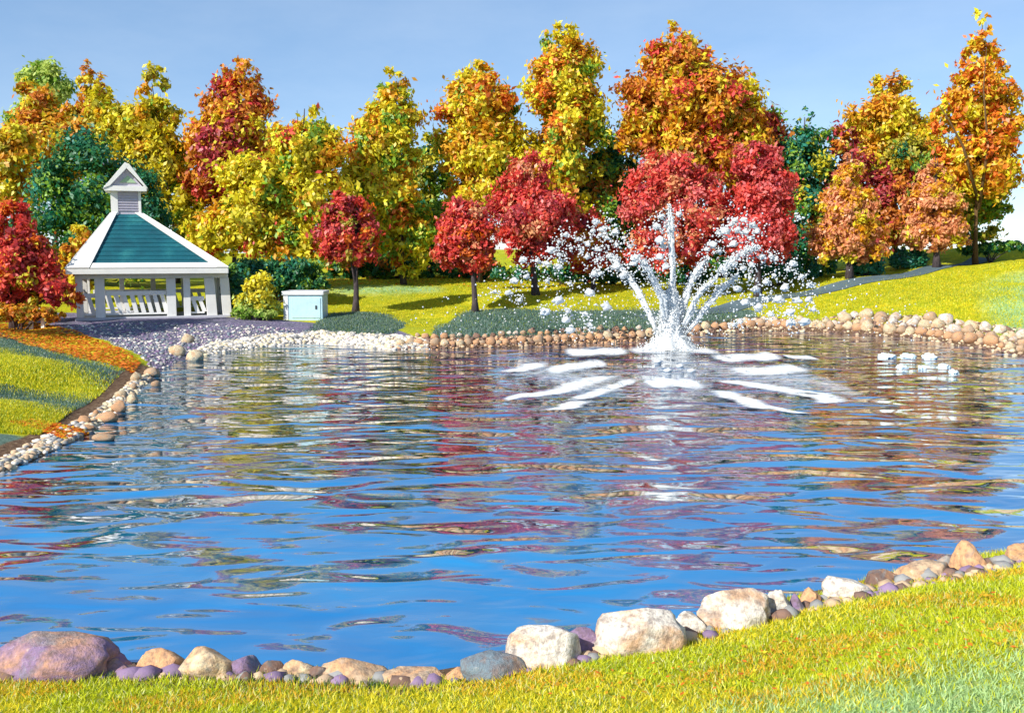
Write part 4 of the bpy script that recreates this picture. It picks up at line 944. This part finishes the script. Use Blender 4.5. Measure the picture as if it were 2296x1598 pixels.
for i, (a, b, wd, am) in enumerate([((120, 1230), (900, 1230), 300, .62), ((1450, 1240), (2330, 1270), 330, .62), ((750, 1240), (1600, 1240), 420, .5)]):
    A_, B_ = Wp(*a), Wp(*b); half = abs(Wp(a[0], a[1] - wd / 2).y - Wp(a[0], a[1] + wd / 2).y) / 2
    link('broken_foam', film(A_, B_, half, 260 + i, M_FILM, fb, am), ft)
for cx_, cy_, r in [(1120, 1150, 30), (1185, 1210, 28), (1265, 1180, 28), (1340, 1212, 28)]:
    p = Wp(cx_, cy_) - fb; o = link('foam_blob', drop_me[2], ft, p + Vector((0, 0, .05))); s = r * kf * .9; o.scale = (s, s, s * .6)
# pale foam rafts by the right shore
FO = [(1140, 690, 80, 45, 'pale foam raft leftmost by the right far shore'), (1270, 775, 58, 34, 'pale foam raft lowest of the middle pair near the right shore'), (1320, 690, 90, 40, 'widest pale foam raft near the right shore'),
      (1500, 695, 75, 42, 'pale foam raft right of the widest one'), (1445, 780, 44, 28, 'smallest round pale foam raft near the right shore'), (1620, 770, 70, 34, 'pale foam raft second from the right end'), (1710, 822, 56, 34, 'pale foam raft at the right end of the chain')]
for i, (cx_, cy_, rx, ry, lab) in enumerate(FO):
    g_ = np.random.default_rng(400 + i); px, py = 1681.5 + cx_ * .2676, 616.6 + cy_ * .2676
    c = flat(px, py); hx = rx * .2676 * c.y / F; hy = abs(flat(px, py - ry * .2676).y - c.y)
    bm = bmesh.new(); bmesh.ops.create_icosphere(bm, subdivisions=4, radius=1.0); o_ = Vector((i * 5.3, i * 2.7, 4))
    for v_ in bm.verts:
        d = v_.co.normalized(); r = .85 + .5 * noise.fractal(d * 1.5 + o_, 1.0, 2.0, 5) + .12 * noise.fractal(d * 7 + o_, 1.0, 2.0, 3)
        v_.co = Vector((d.x * r * hx * .9, d.y * r * hx * 1.0, max(-.05, d.z * r * hx * ry / rx * .95)))
    me = bpy.data.meshes.new('foam_clump'); bm.to_mesh(me); bm.free(); me.polygons.foreach_set('use_smooth', [True] * len(me.polygons)); me.materials.append(M_PALE)
    tag(link('foam_clump', me, None, c), lab.replace('raft', 'clump'), 'foam', 'foam clumps near the right shore')

# ------------------------------------------------------------------ fallen leaves
def litter(poly, n, pal, size, label, seed):
    g = np.random.default_rng(seed); W = [ground_at(*p) for p in poly]; wp = [(q.x, q.y) for q in W]
    bx = (min(q[0] for q in wp), max(q[0] for q in wp), min(q[1] for q in wp), max(q[1] for q in wp))
    x_ = g.uniform(bx[0], bx[1], n * 10); y_ = g.uniform(bx[2], bx[3], n * 10); m = inpoly(x_, y_, wp)
    x_, y_ = x_[m][:n], y_[m][:n]; n = len(x_); z_ = height(x_, y_) + g.uniform(.02, .07, n)
    pos = np.stack([x_, y_, z_], 1); th = g.uniform(0, 6.28, n)
    u = np.stack([np.cos(th), np.sin(th), g.uniform(-.35, .35, n)], 1); v_ = np.stack([-np.sin(th), np.cos(th), g.uniform(-.35, .35, n)], 1)
    s = (size * g.uniform(.6, 1.4, n))[:, None]
    V = np.stack([pos - u * s, pos + v_ * s * .6, pos + u * s, pos - v_ * s * .6], 1).reshape(-1, 3)
    keys = list(pal); wts = np.array([pal[q] for q in keys]); pc = np.array([C_[q] for q in keys])
    cols_ = pc[g.choice(len(keys), n, p=wts / wts.sum())] * g.uniform(.75, 1.1, n)[:, None]
    tag(link('fallen_leaves', np_mesh('fallen_leaves', V, 4, M_LEAF, np.repeat(cols_, 4, axis=0))), label, 'leaves', kind='stuff')
litter([(-40, 728), (60, 722), (150, 738), (240, 770), (316, 815), (300, 838), (220, 812), (120, 790), (30, 762), (-40, 755)], 9000, dict(OR=.45, O=.25, Y=.2, B=.1), .07, 'orange leaves in a strip down the left bank', 61)
litter([(20, 950), (90, 945), (160, 960), (200, 972), (150, 990), (80, 965)], 1500, dict(OR=.5, O=.3, Y=.2), .05, 'orange leaves near the left water edge', 62)
litter([(-60, 690), (120, 690), (130, 715), (-60, 722)], 2500, dict(B=.4, R2=.3, OR=.3), .08, 'brown red leaves under the red maple', 63)
litter([(690, 628), (1010, 618), (1400, 630), (1400, 645), (1000, 640), (720, 645)], 5000, dict(Y=.7, O=.2, OR=.1), .09, 'yellow leaves on the lawn under the far trees', 64)
litter([(1100, 1560), (1500, 1490), (1900, 1400), (2280, 1330), (2280, 1480), (1700, 1570), (1300, 1598)], 420, dict(O=.5, OR=.3, Y=.2), .022, 'scattered orange leaves on the near grass', 65)

C_['GC'] = srgb(92, 128, 110); C_['GC2'] = srgb(130, 150, 138); C_['LY'] = srgb(236, 220, 44); C_['LG2'] = srgb(196, 206, 50); C_['LD'] = srgb(140, 160, 50)  # first two are grey greens that paint shade onto the grass
def sprigs(name, polys, n, pal, w_, h_, label, seed):
    g = np.random.default_rng(seed); VV = []; CC = []
    for poly in polys:
        W = [ground_at(*p) for p in poly]; wp = [(q.x, q.y) for q in W]
        bx = (min(q[0] for q in wp), max(q[0] for q in wp), min(q[1] for q in wp), max(q[1] for q in wp))
        x_ = g.uniform(bx[0], bx[1], n * 4); y_ = g.uniform(bx[2], bx[3], n * 4); m = inpoly(x_ + g.normal(size=len(x_)) * .35, y_ + g.normal(size=len(x_)) * .5, wp) & (pond_dist(x_, y_) > .7)
        x_, y_ = x_[m][:n], y_[m][:n]; q = len(x_); z_ = height(x_, y_)
        th = g.uniform(0, 6.28, q); ww = w_ * g.uniform(.6, 1.3, q); hh = h_ * g.uniform(.5, 1.3, q); ln = g.normal(size=(q, 2)) * h_ * .5
        a = np.stack([x_ - np.cos(th) * ww, y_ - np.sin(th) * ww, z_ - .01], 1); b = np.stack([x_ + np.cos(th) * ww, y_ + np.sin(th) * ww, z_ - .01], 1)
        t = np.stack([x_ + ln[:, 0], y_ + ln[:, 1], z_ + hh], 1); VV.append(np.stack([a, b, t], 1).reshape(-1, 3))
        keys = list(pal); wts = np.array([pal[q2] for q2 in keys]); pc = np.array([C_[q2] for q2 in keys])
        CC.append(np.repeat(pc[g.choice(len(keys), q, p=wts / wts.sum())] * g.uniform(.8, 1.1, q)[:, None], 3, axis=0))
    tag(link(name, np_mesh(name, np.concatenate(VV), 3, M_BLADE, np.concatenate(CC))), label, 'ground cover' if name == 'ground_cover' else 'grass', kind='stuff')
sprigs('ground_cover', [[(985, 737), (1040, 702), (1120, 692), (1250, 700), (1420, 696), (1560, 702), (1700, 692), (1700, 732), (1440, 742), (1200, 756), (960, 762)], [(725, 714), (800, 702), (860, 708), (905, 730), (880, 748), (720, 743)]], 16000,
       dict(GC=.5, GC2=.4, LD=.1), .03, .11, 'grey green ground cover between the far lawn and the shore stones', 91)  # sprigs tinted grey green to imitate tree shade on the grass
sprigs('ground_cover', [[(-60, 748), (20, 752), (110, 790), (240, 826), (300, 850), (262, 880), (200, 850), (90, 806), (-60, 780)], [(-60, 850), (30, 868), (130, 888), (230, 908), (215, 940), (120, 930), (30, 905), (-60, 885)]], 15000,
       dict(GC=.6, GC2=.3, LD=.1), .018, .07, 'grey green bands of ground cover on the left bank', 92)  # sprig colour imitates shadow bands lying across the bank
sprigs('grass', [[(715, 690), (720, 640), (1000, 622), (1450, 628), (1650, 640), (1900, 625), (1900, 640), (1650, 670), (1440, 690), (1040, 698), (980, 735), (900, 725), (850, 700)],
                 [(1720, 715), (1900, 660), (2100, 615), (2250, 590), (2296, 590), (2296, 735), (2150, 712), (1900, 705)],
                 [(-40, 780), (90, 806), (200, 850), (260, 880), (230, 908), (130, 888), (30, 868), (-40, 850)], [(-40, 890), (30, 905), (120, 930), (200, 950), (150, 980), (-40, 960)]], 26000,
       dict(LY=.45, LG2=.4, LD=.15), .02, .08, 'yellow green grass on the far lawn, the right hill and the left bank', 93)
# ------------------------------------------------------------------ near grass
g = np.random.default_rng(77); n = 520000
x_ = g.uniform(-7.5, 10.5, n); y_ = g.uniform(4.8, 14.5, n)
d_ = pond_dist(x_, y_); z_ = height(x_, y_); px_, py_ = project(x_, y_, z_)
m = (d_ > .32 + .25 * np.sin(x_ * 3.1) * np.sin(x_ * 1.3)) & (px_ > -150) & (px_ < 2450) & (py_ < 1720) & (y_ < 20) & (d_ < 9)
m &= g.random(n) < np.clip(10.5 / y_ - .25, .35, 1)
x_, y_, z_, px_, py_ = x_[m], y_[m], z_[m], px_[m], py_[m]; n = len(x_)
hgt_ = g.uniform(.022, .055, n) * (1 + 1.6 * np.clip(1 - pond_dist(x_, y_) / 1.1, 0, 1) * g.random(n)); th = g.uniform(0, 6.28, n); lean = g.normal(size=(n, 2)) * .03
wd_ = g.uniform(.003, .006, n) * (1 + y_ / 20)
b0 = np.stack([x_ - np.cos(th) * wd_, y_ - np.sin(th) * wd_, z_ - .005], 1); b1 = np.stack([x_ + np.cos(th) * wd_, y_ + np.sin(th) * wd_, z_ - .005], 1)
tp = np.stack([x_ + lean[:, 0], y_ + lean[:, 1], z_ + hgt_], 1)
V = np.stack([b0, b1, tp], 1).reshape(-1, 3)
def vn(sx, sy, ph):
    return .5 + .25 * (np.sin(x_ * sx + ph + 1.3 * np.sin(y_ * sy * .7)) + np.sin(y_ * sy + ph * 2 + 1.1 * np.sin(x_ * sx * .6)))
f1, f2 = vn(1.1, 2.6, .4), vn(2.7, 5.1, 2.0)
pc = dict(a=np.array(srgb(218, 222, 40)), b=np.array(srgb(240, 226, 50)), c=np.array(srgb(150, 178, 50)), d=np.array(srgb(190, 218, 150)), e=np.array(srgb(240, 190, 50)), w=np.array(srgb(226, 222, 150)))
cols_ = np.where((f1 > .6)[:, None], pc['b'], pc['a']); r_ = g.random(n)
cols_ = np.where(((f2 > .62) & (r_ < .5))[:, None], pc['e'], cols_); cols_ = np.where((r_ > .80)[:, None], pc['c'], cols_); cols_ = np.where(((r_ < .10))[:, None], pc['w'], cols_)
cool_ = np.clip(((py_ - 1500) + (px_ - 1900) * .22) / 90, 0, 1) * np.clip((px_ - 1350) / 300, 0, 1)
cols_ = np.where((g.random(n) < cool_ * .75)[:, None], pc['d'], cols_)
edge_ = (pond_dist(x_, y_) < .75) & (px_ < 900); cols_ = np.where((edge_ & (g.random(n) < .6))[:, None], np.array(srgb(70, 112, 48)), cols_)
cols_ = cols_ * g.uniform(.8, 1.1, n)[:, None]
tag(link('grass', np_mesh('grass', V, 3, M_BLADE, np.repeat(cols_, 3, axis=0))), 'yellow green mown grass on the near bank', 'grass', kind='stuff')
